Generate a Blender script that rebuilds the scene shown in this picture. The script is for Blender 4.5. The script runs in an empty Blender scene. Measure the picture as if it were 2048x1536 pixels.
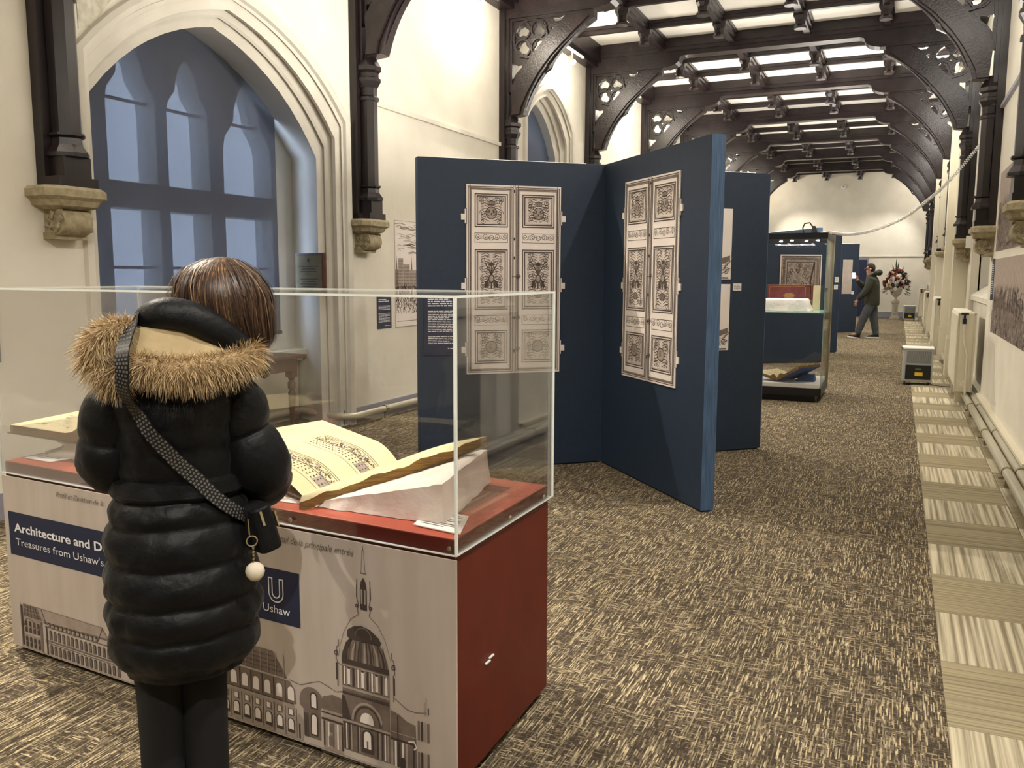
import bpy, math, random
import numpy as np
from mathutils import Vector, Matrix
from mathutils.geometry import tessellate_polygon
rnd = random.Random(7)
sc = bpy.context.scene
COL = sc.collection
PI = math.pi

# ------------------------------------------------------------------ camera, sky, exposure
def rad(a): return math.radians(a)
cam = bpy.data.objects.new('camera', bpy.data.cameras.new('camera'))
COL.objects.link(cam)
pt, yw, rl = rad(7.25), rad(24.1), rad(.2)
fwd = Vector((-math.sin(yw)*math.cos(pt), math.cos(yw)*math.cos(pt), -math.sin(pt)))
rgt = Vector((math.cos(yw), math.sin(yw), 0)); up = rgt.cross(fwd)
r2 = rgt*math.cos(rl)+up*math.sin(rl); u2 = -rgt*math.sin(rl)+up*math.cos(rl)
mw = Matrix((r2, u2, -fwd)).transposed().to_4x4(); mw.translation = (0, 0, 1.5)
cam.matrix_world = mw
cam.data.sensor_width = 36; cam.data.lens = 36*1715/2048
cam.data.clip_start = .05; cam.data.clip_end = 200
sc.camera = cam
sc.view_settings.view_transform = 'Standard'; sc.view_settings.look = 'None'
sc.view_settings.gamma = 1; sc.view_settings.use_curve_mapping = False
sc.view_settings.exposure = 0.75
sc.cycles.max_bounces = 9; sc.cycles.diffuse_bounces = 5; sc.cycles.transparent_max_bounces = 16
sc.cycles.use_denoising = True
sc.cycles.sample_clamp_indirect = 6
wd = bpy.data.worlds.new('world'); sc.world = wd; wd.use_nodes = True
bg = wd.node_tree.nodes['Background']
bg.inputs[0].default_value = (.56, .70, .93, 1); bg.inputs[1].default_value = 5.0
SPOT_W = 260; GLOW_W = 32; UP_W = 62; WARM = (1, .90, .75); WARM2 = (1, .94, .86)

# ------------------------------------------------------------------ materials
def hx(s):
    s = s.lstrip('#'); c = [int(s[i:i+2], 16)/255 for i in (0, 2, 4)]
    return tuple(((v+.055)/1.055)**2.4 if v > .04045 else v/12.92 for v in c)+(1,)
def mat(name, col, rough=.6, col2=None, scale=20, stretch=(1, 1, 1), metal=0, bump=0, bscale=None, spec=.5, contrast=(.35, .65), alpha=None, rndm=False, sheen=0):
    m = bpy.data.materials.new(name); m.use_nodes = True
    nt = m.node_tree; N = nt.nodes; L = nt.links; b = N['Principled BSDF']
    b.inputs['Roughness'].default_value = rough; b.inputs['Metallic'].default_value = metal
    b.inputs['Specular IOR Level'].default_value = spec
    if sheen: b.inputs['Sheen Weight'].default_value = sheen
    c1 = hx(col) if isinstance(col, str) else col
    b.inputs['Base Color'].default_value = c1
    if col2 or bump:
        tc = N.new('ShaderNodeTexCoord'); mp = N.new('ShaderNodeMapping'); mp.inputs['Scale'].default_value = stretch
        L.new(tc.outputs['Object'], mp.inputs[0]); src = mp.outputs[0]
        if rndm:
            oi = N.new('ShaderNodeObjectInfo'); va = N.new('ShaderNodeVectorMath'); va.operation = 'ADD'
            ml = N.new('ShaderNodeMath'); ml.operation = 'MULTIPLY'; ml.inputs[1].default_value = 37
            L.new(oi.outputs['Random'], ml.inputs[0]); L.new(src, va.inputs[0]); L.new(ml.outputs[0], va.inputs[1]); src = va.outputs[0]
    if col2:
        n = N.new('ShaderNodeTexNoise'); n.inputs['Scale'].default_value = scale; n.inputs['Detail'].default_value = 4
        L.new(src, n.inputs['Vector'])
        r = N.new('ShaderNodeValToRGB'); r.color_ramp.elements[0].position = contrast[0]; r.color_ramp.elements[1].position = contrast[1]
        r.color_ramp.elements[0].color = c1; r.color_ramp.elements[1].color = hx(col2)
        L.new(n.outputs['Fac'], r.inputs[0]); L.new(r.outputs[0], b.inputs['Base Color'])
    if bump:
        n2 = N.new('ShaderNodeTexNoise'); n2.inputs['Scale'].default_value = bscale or scale; n2.inputs['Detail'].default_value = 5
        L.new(src, n2.inputs['Vector'])
        bp = N.new('ShaderNodeBump'); bp.inputs['Strength'].default_value = bump; bp.inputs['Distance'].default_value = .02
        L.new(n2.outputs['Fac'], bp.inputs['Height']); L.new(bp.outputs[0], b.inputs['Normal'])
    return m
def glassmat(name, tint=(1, 1, 1, 1), refl=.06):
    m = bpy.data.materials.new(name); m.use_nodes = True; nt = m.node_tree; N = nt.nodes; L = nt.links
    for n in list(N): N.remove(n)
    o = N.new('ShaderNodeOutputMaterial'); mx = N.new('ShaderNodeMixShader'); t = N.new('ShaderNodeBsdfTransparent'); g = N.new('ShaderNodeBsdfGlossy')
    t.inputs[0].default_value = tint; g.inputs['Roughness'].default_value = .02
    fr = N.new('ShaderNodeLayerWeight'); fr.inputs[0].default_value = .28
    mr = N.new('ShaderNodeMapRange'); mr.inputs['To Min'].default_value = refl; mr.inputs['To Max'].default_value = .5
    L.new(fr.outputs['Fresnel'], mr.inputs[0]); L.new(mr.outputs[0], mx.inputs[0]); L.new(t.outputs[0], mx.inputs[1]); L.new(g.outputs[0], mx.inputs[2]); L.new(mx.outputs[0], o.inputs[0])
    return m
def veil(name, col, trans):
    m = bpy.data.materials.new(name); m.use_nodes = True; nt = m.node_tree; N = nt.nodes; L = nt.links
    for n in list(N): N.remove(n)
    o = N.new('ShaderNodeOutputMaterial'); mx = N.new('ShaderNodeMixShader'); t = N.new('ShaderNodeBsdfTransparent'); d = N.new('ShaderNodeBsdfDiffuse'); tr = N.new('ShaderNodeBsdfTranslucent'); m2 = N.new('ShaderNodeMixShader')
    d.inputs[0].default_value = hx(col); tr.inputs[0].default_value = hx(col); m2.inputs[0].default_value = .25
    L.new(d.outputs[0], m2.inputs[1]); L.new(tr.outputs[0], m2.inputs[2]); mx.inputs[0].default_value = trans
    L.new(m2.outputs[0], mx.inputs[1]); L.new(t.outputs[0], mx.inputs[2]); L.new(mx.outputs[0], o.inputs[0]); return m
def emat(name, col, s):
    m = bpy.data.materials.new(name); m.use_nodes = True; b = m.node_tree.nodes['Principled BSDF']
    b.inputs['Emission Color'].default_value = (*col, 1); b.inputs['Emission Strength'].default_value = s; b.inputs['Base Color'].default_value = (*col, 1); return m
def carpetmat():
    m = bpy.data.materials.new('brown_carpet'); m.use_nodes = True; nt = m.node_tree; N = nt.nodes; L = nt.links; b = N['Principled BSDF']
    b.inputs['Roughness'].default_value = .95; b.inputs['Specular IOR Level'].default_value = .1
    tc = N.new('ShaderNodeTexCoord')
    def noise(s, det=2, rough=.5):
        mp = N.new('ShaderNodeMapping'); mp.inputs['Scale'].default_value = s; L.new(tc.outputs['Object'], mp.inputs[0])
        n = N.new('ShaderNodeTexNoise'); n.inputs['Scale'].default_value = 1; n.inputs['Detail'].default_value = det; n.inputs['Roughness'].default_value = rough
        L.new(mp.outputs[0], n.inputs['Vector']); return n.outputs['Fac']
    def mr(x, a, c, d=0, e=1):
        r = N.new('ShaderNodeMapRange'); r.inputs['From Min'].default_value = a; r.inputs['From Max'].default_value = c; r.inputs['To Min'].default_value = d; r.inputs['To Max'].default_value = e
        L.new(x, r.inputs[0]); return r.outputs[0]
    def op(o, a, c):
        n = N.new('ShaderNodeMath'); n.operation = o
        for i, v in enumerate((a, c)):
            if isinstance(v, (int, float)): n.inputs[i].default_value = v
            else: L.new(v, n.inputs[i])
        return n.outputs[0]
    sx = N.new('ShaderNodeSeparateXYZ'); L.new(tc.outputs['Object'], sx.inputs[0]); X, Y = sx.outputs[0], sx.outputs[1]
    def wn(a, c=None):
        cb = N.new('ShaderNodeCombineXYZ'); L.new(a, cb.inputs[0])
        if c is not None: L.new(c, cb.inputs[1])
        w = N.new('ShaderNodeTexWhiteNoise'); w.noise_dimensions = '2D'; L.new(cb.outputs[0], w.inputs['Vector']); return w.outputs['Value']
    def dash(A_, B_, wd_, ln, seed):   # thin dashes running along B_
        col = op('FLOOR', op('ADD', op('DIVIDE', A_, wd_), seed), 0)
        row = op('FLOOR', op('ADD', op('DIVIDE', B_, ln), op('MULTIPLY', wn(col), 9)), 0); return wn(col, row)
    pt_ = noise((4.5, 4.5, 1), 3, .7)
    A = mr(op('ADD', op('MULTIPLY', dash(X, Y, .0040, .075, 0), .60), op('MULTIPLY', dash(X, Y, .0040, .028, 77), .40)), .42, .88)
    B = mr(op('ADD', op('MULTIPLY', dash(Y, X, .0046, .05, 31), .60), op('MULTIPLY', dash(Y, X, .0046, .018, 5), .40)), .52, .92)
    t = op('MAXIMUM', op('MULTIPLY', A, mr(pt_, .40, .56, .6, 1)), op('MULTIPLY', B, mr(pt_, .42, .60, .95, .3)))
    r = N.new('ShaderNodeValToRGB'); r.color_ramp.elements[0].color = hx('#40382f'); r.color_ramp.elements[1].color = hx('#c2b391')
    e = r.color_ramp.elements.new(.4); e.color = hx('#6a5f4e')
    L.new(t, r.inputs[0]); L.new(r.outputs[0], b.inputs['Base Color'])
    bp = N.new('ShaderNodeBump'); bp.inputs['Strength'].default_value = .35; bp.inputs['Distance'].default_value = .004; L.new(t, bp.inputs['Height']); L.new(bp.outputs[0], b.inputs['Normal'])
    return m
def tilemat(name, st, c1, c2):
    m = mat(name, c1, .95, c2, 1, st, rndm=True, spec=.1, contrast=(.36, .62)); return m
M = {}
M['carpet'] = carpetmat()
M['tile_long'] = tilemat('pale_striped_tile', (55, .8, 1), '#837a66', '#c8bfa6')
M['tile_cross'] = tilemat('taupe_striped_tile', (.8, 75, 1), '#7d745f', '#a3987c')
M['wall'] = mat('cream_plaster', '#d9d3c4', .85, '#e0dbcd', 2.2, bump=.25, bscale=9)
M['wall_rough'] = mat('scarred_plaster', '#b9b5a3', .9, '#d6d1c0', 14, bump=.5, bscale=18)
M['stonework'] = mat('painted_stone', '#cdc8bb', .7, '#d8d3c6', 3)
M['reveal'] = mat('reveal_plaster', '#c9c6bd', .8, '#d2cfc6', 3)
M['ceiling'] = mat('ceiling_plaster', '#eeeae0', .9, '#f2eee6', 3)
M['timber'] = mat('dark_stained_timber', '#1b1415', .34, '#2a1f20', 6, (1, 1, 1), bump=.15, bscale=40, spec=.4)
M['timber2'] = mat('dark_timber_post', '#171213', .3, '#241b1c', 5, (6, 6, .6), spec=.45)
M['corbel'] = mat('buff_sandstone', '#8f8468', .85, '#a89d80', 22, bump=.4, bscale=30)
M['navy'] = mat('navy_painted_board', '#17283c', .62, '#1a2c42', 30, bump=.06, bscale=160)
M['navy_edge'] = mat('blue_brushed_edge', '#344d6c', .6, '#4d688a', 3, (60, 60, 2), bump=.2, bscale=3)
M['print'] = mat('off_white_print', '#e4dad3', .7, '#e9e0da', 6)
M['banner'] = mat('banner_fabric', '#b8aca2', .8, '#c2b7ae', 5, (3, 3, .4))
M['print2'] = mat('shaded_print', '#d3c8c0', .8); M['ink_d'] = mat('ink_dark', '#453a34', .8); M['ink_m'] = mat('ink_mid', '#7d6f66', .8, '#6b5e55', 20); M['ink_l'] = mat('ink_light', '#a79a90', .8, '#9a8c82', 20)
M['label_navy'] = mat('navy_print', '#1b2340', .7)
M['white'] = mat('white_card', '#e9e7e2', .7); M['white_txt'] = mat('white_lettering', '#e8e8ea', .7); M['grey_txt'] = mat('grey_script', '#6f655c', .8)
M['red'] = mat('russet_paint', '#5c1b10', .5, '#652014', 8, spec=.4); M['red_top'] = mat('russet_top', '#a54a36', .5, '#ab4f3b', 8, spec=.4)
M['glass'] = glassmat('clear_glass', (1, 1, 1, 1), .012); M['glass_edge'] = mat('acrylic_edge', '#eef4f0', .15, spec=.8); M['green_edge'] = mat('green_glass_edge', '#7fa598', .15)
M['winglass'] = veil('rain_dim_glass', '#8fa5c8', .72)
M['blind'] = veil('grey_roller_blind', '#62656f', .26)
M['paper'] = mat('aged_paper', '#d8cba0', .8, '#e2d6ae', 7); M['gilt'] = mat('gilt_page_edge', '#5d4520', .5, '#957336', 12, (1, 1, 60), metal=.35)
M['leather'] = mat('brown_leather', '#4a3a2a', .6, '#5b4a36', 20)
M['tissue'] = mat('tissue_paper', '#ddd0c6', .7, '#e8dfd8', 6, bump=.8, bscale=9)
M['cream'] = mat('cream_paint', '#d8d2bd', .45); M['skirt'] = mat('grey_lilac_skirting', '#8d8b95', .5); M['pipe'] = mat('painted_pipe', '#b8b39f', .35, metal=.3)
M['steel'] = mat('brushed_steel', '#a09a85', .35, metal=.85); M['alu'] = mat('grey_plastic', '#a7a9a6', .5); M['black'] = mat('black_plastic', '#101113', .4)
M['mesh'] = mat('vent_mesh', '#4a4c4a', .7, '#6a6c6a', 1, (1, 1, 400)); M['yellow'] = mat('yellow_sticker', '#e0b91c', .6)
M['wood'] = mat('red_brown_wood', '#47261a', .35, '#5b3323', 6, (2, 20, 2))
M['coat'] = mat('black_quilted_nylon', '#08090b', .5, '#0c0d11', 14, bump=.3, bscale=22, spec=.22, sheen=.03)
M['trouser'] = mat('black_trousers', '#08080a', .9); M['tan'] = mat('tan_lining', '#a08d68', .8, '#b3a078', 12, bump=.3, bscale=14)
M['skin'] = mat('skin', '#b98a72', .55); M['olive'] = mat('olive_jacket', '#2c2d22', .8, '#34352a', 20); M['jeans'] = mat('grey_jeans', '#3c4146', .85, '#484d52', 20)
M['strap_w'] = mat('white_webbing', '#8f8c88', .8); M['gold'] = mat('pale_gold', '#cfc49a', .3, metal=.9); M['pom'] = mat('cream_fluff', '#d9cfbb', .95)
M['stonepot'] = mat('cast_stone', '#c9c2b2', .85, '#b8b1a0', 12); M['leaf'] = mat('dark_leaf', '#27301c', .7, '#3d4630', 30)
M['brass'] = mat('engraved_brass', '#6b5d34', .4, '#76683c', 8, metal=.6); M['velvet'] = mat('book_blue', '#3e5580', .7)
M['redbook'] = mat('red_morocco', '#481713', .45, '#561f1b', 15)
M['mesh_grey'] = mat('taupe_metal', '#77705f', .5)
M['mirror'] = mat('polished_trim', '#b9b39f', .12, metal=.95)
def hairmat(name, cols, rough=.45):
    m = bpy.data.materials.new(name); m.use_nodes = True; N = m.node_tree.nodes; L = m.node_tree.links; b = N['Principled BSDF']
    a = N.new('ShaderNodeAttribute'); a.attribute_name = 'tone'; r = N.new('ShaderNodeValToRGB')
    r.color_ramp.elements[0].color = hx(cols[0]); r.color_ramp.elements[1].color = hx(cols[-1])
    for i, c in enumerate(cols[1:-1]): e = r.color_ramp.elements.new((i+1)/(len(cols)-1)); e.color = hx(c)
    L.new(a.outputs['Fac'], r.inputs[0]); L.new(r.outputs[0], b.inputs['Base Color']); b.inputs['Roughness'].default_value = rough; return m
M['hair'] = hairmat('brown_hair', ['#1c120c', '#4c3424', '#a5825e']); M['fur'] = hairmat('tan_fur', ['#6a543a', '#ccb183', '#fff3da'], .7)

# ------------------------------------------------------------------ mesh builder
class MB:
    def __init__(s): s.v = []; s.f = []; s.m = []; s.mi = 0
    def add(s, vs, fs, T=None):
        o = len(s.v)
        s.v += [tuple(T @ Vector(p)) if T else tuple(p) for p in vs]
        s.f += [tuple(o+i for i in f) for f in fs]; s.m += [s.mi]*len(fs); return s
    def box(s, x0, x1, y0, y1, z0, z1, T=None, ch=0):
        if x0 > x1: x0, x1 = x1, x0
        if y0 > y1: y0, y1 = y1, y0
        if z0 > z1: z0, z1 = z1, z0
        if ch:
            pts = [(x0+ch, y0), (x1-ch, y0), (x1, y0+ch), (x1, y1-ch), (x1-ch, y1), (x0+ch, y1), (x0, y1-ch), (x0, y0+ch)]
            return s.prism(pts, z0, z1, T)
        vs = [(x, y, z) for z in (z0, z1) for y in (y0, y1) for x in (x0, x1)]
        return s.add(vs, [(0, 2, 3, 1), (4, 5, 7, 6), (0, 1, 5, 4), (2, 6, 7, 3), (0, 4, 6, 2), (1, 3, 7, 5)], T)
    def prism(s, pts, z0, z1, T=None, sc1=1, c=(0, 0)):
        n = len(pts); vs = [(x, y, z0) for x, y in pts]+[(c[0]+(x-c[0])*sc1, c[1]+(y-c[1])*sc1, z1) for x, y in pts]
        return s.add(vs, [tuple(range(n))[::-1], tuple(range(n, 2*n))]+[(i, (i+1) % n, n+(i+1) % n, n+i) for i in range(n)], T)
    def plate(s, outer, holes, w0, w1, fn):
        loops = [outer]+list(holes); polys = [[Vector((a, b, 0)) for a, b in lp] for lp in loops]
        tris = tessellate_polygon(polys); flat = [p for lp in loops for p in lp]; n = len(flat)
        vs = [fn(a, b, w0) for a, b in flat]+[fn(a, b, w1) for a, b in flat]
        fs = [tuple(t) for t in tris]+[tuple(n+i for i in reversed(t)) for t in tris]; o = 0
        for lp in loops:
            k = len(lp)
            for i in range(k): fs.append((o+i, o+(i+1) % k, n+o+(i+1) % k, n+o+i))
            o += k
        return s.add(vs, fs)
    def loft(s, rings, cap=True, close=True):
        n = len(rings[0]); vs = [p for r in rings for p in r]; fs = []
        for j in range(len(rings)-1):
            for i in range(n if close else n-1):
                a = j*n+i; b = j*n+(i+1) % n; fs.append((a, b, b+n, a+n))
        if cap: fs.append(tuple(range(n))[::-1]); fs.append(tuple(range((len(rings)-1)*n, len(rings)*n)))
        return s.add(vs, fs)
    def lathe(s, prof, c=(0, 0, 0), n=20, T=None, sq=None):
        rings = []
        for r, z in prof: rings.append([(c[0]+r*math.cos(2*PI*(i+.5)/n), c[1]+r*math.sin(2*PI*(i+.5)/n), c[2]+z) for i in range(n)])
        if T: rings = [[tuple(T @ Vector(p)) for p in r] for r in rings]
        return s.loft(rings)
    def tube(s, path, r, n=8, flat=1, upv=None, cap=True):
        P = [Vector(p) for p in path]; R = r if isinstance(r, (list, tuple)) else [r]*len(P); rings = []
        t0 = (P[1]-P[0]).normalized(); u = Vector(upv) if upv else (Vector((0, 0, 1)) if abs(t0.z) < .9 else Vector((1, 0, 0)))
        for i, p in enumerate(P):
            t = (P[min(i+1, len(P)-1)]-P[max(i-1, 0)]).normalized()
            a = (u-t*u.dot(t)).normalized(); b = t.cross(a); u = a
            rings.append([tuple(p+(a*math.cos(2*PI*k/n)*flat+b*math.sin(2*PI*k/n))*R[i]) for k in range(n)])
        return s.loft(rings, cap)
    def build(s, name, m, parent=None, smooth=False, bevel=0):
        me = bpy.data.meshes.new(name); me.from_pydata(s.v, [], s.f)
        ms = m if isinstance(m, (list, tuple)) else [m]
        for x in ms: me.materials.append(M[x] if isinstance(x, str) else x)
        me.polygons.foreach_set('material_index', s.m)
        me.validate(); me.update()
        import bmesh
        bm = bmesh.new(); bm.from_mesh(me); bmesh.ops.recalc_face_normals(bm, faces=bm.faces[:]); bm.to_mesh(me); bm.free()
        if smooth:
            for p in me.polygons: p.use_smooth = True
            if smooth != 'all': me.set_sharp_from_angle(angle=rad(40))
        o = bpy.data.objects.new(name, me); COL.objects.link(o)
        if parent: o.parent = parent
        if bevel:
            b = o.modifiers.new('bevel', 'BEVEL'); b.width = bevel; b.segments = 2; b.limit_method = 'ANGLE'
        return o
def tag(o, label=None, cat=None, group=None, kind=None):
    if label: o['label'] = label
    if cat: o['category'] = cat
    if group: o['group'] = group
    if kind: o['kind'] = kind
    return o
def thing(name, loc, label, cat, group=None, rz=0):
    o = bpy.data.objects.new(name, None); COL.objects.link(o); o.location = loc; o.rotation_euler.z = rz
    return tag(o, label, cat, group)
def struct(o): o['kind'] = 'structure'; return o
def keep(o, parent):                      # parent a mesh given in world coordinates without moving it
    o.parent = parent; o.matrix_parent_inverse = Matrix.Translation(parent.location).inverted() if not parent.rotation_euler.z else (Matrix.Translation(parent.location) @ Matrix.Rotation(parent.rotation_euler.z, 4, 'Z')).inverted()
    return o
def copy_tree(o, parent=None):
    c = o.copy(); COL.objects.link(c); c.parent = parent
    for ch in list(o.children):
        copy_tree(ch, c)
    return c
def text(s_, size, O, U, V, m, parent, name='lettering', align='LEFT', shear=0, bold=0, eps=.0012, sx=1):
    cu = bpy.data.curves.new('t', 'FONT'); cu.body = s_; cu.size = size; cu.align_x = align; cu.shear = shear; cu.offset = bold; cu.resolution_u = 3
    to = bpy.data.objects.new('t', cu); me = bpy.data.meshes.new_from_object(to)
    U = Vector(U).normalized(); V = Vector(V).normalized(); Nn = U.cross(V)
    for v in me.vertices: v.co = Vector(O)+U*v.co.x*sx+V*v.co.y+Nn*eps
    me.materials.append(M[m]); bpy.data.objects.remove(to)
    o = bpy.data.objects.new(name, me); COL.objects.link(o)
    if parent: keep(o, parent)
    return o
class Ink:                                # flat printed marks lying on a board
    def __init__(s, O, U, V): s.O = Vector(O); s.U = Vector(U).normalized(); s.V = Vector(V).normalized(); s.N = s.U.cross(s.V); s.b = MB(); s.k = 0
    def P(s, u, v, l=1): return tuple(s.O+s.U*u+s.V*v+s.N*(.0006*l+.0004))
    def poly(s, pts, sh=0, l=1): s.b.mi = sh; s.b.add([s.P(u, v, l) for u, v in pts], [tuple(range(len(pts)))]); return s
    def rect(s, u0, v0, u1, v1, sh=0, l=1): return s.poly([(u0, v0), (u1, v0), (u1, v1), (u0, v1)], sh, l)
    def line(s, pts, w, sh=0, l=2, closed=False):
        s.b.mi = sh; pts = list(pts)+([pts[0]] if closed else [])
        vs = []; n = len(pts)
        for i, (u, v) in enumerate(pts):
            a = pts[max(i-1, 0)]; b = pts[min(i+1, n-1)]; dx, dy = b[0]-a[0], b[1]-a[1]; d = math.hypot(dx, dy) or 1
            ww = w[i] if isinstance(w, list) else w
            vs += [s.P(u-dy/d*ww/2, v+dx/d*ww/2, l), s.P(u+dy/d*ww/2, v-dx/d*ww/2, l)]
        s.b.add(vs, [(2*i, 2*i+1, 2*i+3, 2*i+2) for i in range(n-1)]); return s
    def frame(s, u0, v0, u1, v1, w, sh=0, l=2):
        s.rect(u0, v0, u1, v0+w, sh, l); s.rect(u0, v1-w, u1, v1, sh, l); s.rect(u0, v0, u0+w, v1, sh, l); s.rect(u1-w, v0, u1, v1, sh, l); return s
    def arc(s, cu, cv, r, a0, a1, w, sh=0, l=2, ry=None, n=14):
        ry = ry or r; return s.line([(cu+r*math.cos(a0+(a1-a0)*i/n), cv+ry*math.sin(a0+(a1-a0)*i/n)) for i in range(n+1)], w, sh, l)
    def oval(s, cu, cv, r, ry, sh=0, l=1, n=16): return s.poly([(cu+r*math.cos(2*PI*i/n), cv+ry*math.sin(2*PI*i/n)) for i in range(n)], sh, l)
    def archwin(s, u, v, w, h, sh=0, l=2, n=7):
        r = w/2; return s.poly([(u-r, v), (u+r, v)]+[(u+r*math.cos(PI*i/n), v+h-r+r*math.sin(PI*i/n)) for i in range(n+1)], sh, l)
    def curl(s, u, v, a, r, turns, w, sh=0, mirror=None, l=2):
        pts = []; n = int(8*turns)+4
        for i in range(n+1):
            t = i/n; rr = r*(1-t*.8); th = a+turns*2*PI*t; pts.append((u+rr*math.cos(th), v+rr*math.sin(th)))
        s.line(pts, w, sh, l)
        if mirror is not None: s.line([(2*mirror-p, q) for p, q in pts], w, sh, l)
    def build(s, name, parent, mats=('ink_d', 'ink_m', 'ink_l')):
        o = s.b.build(name, mats); keep(o, parent); return o
def words(ink, u0, v0, u1, v1, pitch, sh=0, h=.45, seed=1):
    r = random.Random(seed); v = v1-pitch
    while v > v0:
        u = u0; e = u1-(r.random()*.3*(u1-u0) if r.random() < .2 else 0)
        while u < e:
            w = pitch*(.8+r.random()*2.6); ink.rect(u, v, min(u+w, e), v+pitch*h, sh); u += w+pitch*.45
        v -= pitch

# ------------------------------------------------------------------ room shell
XL, XR, XC = -4.96, .915, -2.02
YB, YE = -3.2, 34.5
ZC = 5.26
YK = [3.93+3.42*k for k in range(-1, 9)]
b = MB().box(-6.3, 1.6, YB, YE+.2, -.12, 0); floor = struct(b.build('floor', 'carpet'))
# pale carpet tiles along the right wall
pr, pn = [MB().box(-.25, .25, -.27, .27, 0, .007, ch=0).build('carpet_tile', k) for k in ('tile_long', 'tile_cross')]
r1, r3 = [MB().box(-.11, .11, -.27, .27, 0, .007).build('carpet_tile', k) for k in ('tile_cross', 'tile_long')]
yy = -2.9; i = 0
while yy < YE-.3:
    for src, xx in (((pr, pn)[i % 2], .481), ((r1, r3)[i % 2], .845)):
        o = src if i < 2 and src.parent is None else src.copy()
        if o.name not in COL.objects: COL.objects.link(o)
        o.parent = floor; o.location = (xx, yy+.27+.0, 0)
    yy += .5425; i += 1
# darker carpet joint line where roll edges meet
def wallfn(X): return lambda a, b_, w: (X+w, a, b_)
def archpts(yc, hw, zs, za, n=9, p=.62, zb=0, q=.80):
    # jambs and a slightly pointed four-centred head; (y, z)
    pts = []
    for i in range(n+1):
        t = i/n; x = (1-t)**2*hw+2*t*(1-t)*hw*p; z = (1-t)**2*zs+2*t*(1-t)*(zs+(za-zs)*q)+t*t*za; pts.append((x, z))
    return [(yc+hw, zb)]+[(yc+x, z) for x, z in pts]+[(yc-x, z) for x, z in pts[::-1][1:]]+[(yc-hw, zb)]
YC0 = 5.64
WIN = [(YC0, 1.44, 2.94, 3.69, 0), (YC0+6.84, .93, 3.72, 4.28, .9), (YC0+13.68, 1.0, 3.72, 4.28, .9), (YC0+20.52, 1.0, 3.72, 4.28, .9), (YC0+27.3, 1.0, 3.72, 4.28, .9)]
holes = [archpts(y, hw, zs, za, zb=.0005 if zb == 0 else zb) for y, hw, zs, za, zb in WIN]
wall_left = struct(MB().plate([(YB, 0), (YE, 0), (YE, 5.3), (YB, 5.3)], holes, 0, -.12, wallfn(XL)).build('wall_left', 'wall'))
# mouldings of the arches
def sweep_arch(mb, outer, inner, x0, x1):
    n = len(outer)
    for a, c, xa, xb in ((outer, inner, x0, x1),):
        vs = [(xa, p[0], p[1]) for p in a]+[(xb, p[0], p[1]) for p in c]
        mb.add(vs, [(i, i+1, n+i+1, n+i) for i in range(n-1)])
def moulding(name, parent, y, hw, zs, za, zb):
    # recessed orders: (inset from the outer edge, depth behind the wall face)
    prof = [(0, 0), (.012, .012), (.0, .03), (.03, .045), (.05, .06), (.045, .10), (.02, .115), (.035, .14), (.065, .15), (.075, .17), (.06, .195), (.085, .215), (.11, .24)]
    mb = MB(); rings = [archpts(y, hw-i_, zs-i_*3.0, za-i_*1.85, zb=zb) for i_, d_ in prof]
    for (i0, d0), (i1, d1), a, c in zip(prof, prof[1:], rings, rings[1:]): sweep_arch(mb, a, c, XL-d0+.001, XL-d1+.001)
    # raised label roll round the head
    lab = [(.0, .0), (-.01, .03), (-.05, .045), (-.09, .03), (-.10, .0)]
    rl_ = [archpts(y, hw-i_, zs-i_*.2, za-i_*1.15, zb=zb) for i_, d_ in lab]
    for (i0, d0), (i1, d1), a, c in zip(lab, lab[1:], rl_, rl_[1:]): sweep_arch(mb, a, c, XL+d0+.001, XL+d1+.001)
    return mb.build(name, 'stonework', parent, smooth=True)
for i, (y, hw, zs, za, zb) in enumerate(WIN):
    moulding('arch_moulding', wall_left, y, hw, zs, za, zb)
    mb = MB(); A = archpts(y, hw-.11, zs-.33, za-.2035, zb=zb); Bk = archpts(y, hw+.2, zs-.28, za-.10, zb=zb)
    sweep_arch(mb, A, Bk, XL-.238, -5.74)
    if zb: mb.add([(XL, y-hw, zb), (XL, y+hw, zb), (-5.74, y+hw+.2, zb+.15), (-5.74, y-hw-.2, zb+.15)], [(0, 1, 2, 3)])
    mb.build('window_reveal', 'reveal', wall_left, smooth=True)
# outer wall with stone lights (tracery) filled with glass
def light(yc, w, z0, z1, cusp=True):
    r = w/2
    if not cusp: return [(yc-r, z0), (yc+r, z0), (yc+r, z1), (yc-r, z1)]
    h = z1-z0; zz = z1-w*1.0
    R = [(r, z0), (r, zz), (r*.92, zz+w*.2), (r*.66, zz+w*.36), (r*.55, zz+w*.44), (r*.5, zz+w*.62), (r*.3, zz+w*.86), (0, z1)]
    return [(yc+a, b_) for a, b_ in R]+[(yc-a, b_) for a, b_ in R[::-1][1:]]
def lights(i):
    y = WIN[i][0]; out = []
    if i == 0:
        for c, w, z1 in ((4.60, .50, 3.0), (5.27, .50, 3.36), (5.88, .48, 3.33), (6.63, .66, 3.28)):
            out.append(light(c, w, 2.24, z1)); out.append(light(c, w, .95, 2.03, False))
    else:
        for c in (-.75, -.1, .55): out.append(light(y+c, .45, 2.6, 4.1)); out.append(light(y+c, .45, 1.3, 2.45, False))
    return out
LH = [h for i in range(5) for h in lights(i)]
wall_outer = struct(MB().plate([(YB, 0), (YE, 0), (YE, 5.3), (YB, 5.3)], LH, 0, -.22, wallfn(-5.74)).build('wall_left_outer', 'reveal'))
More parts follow.
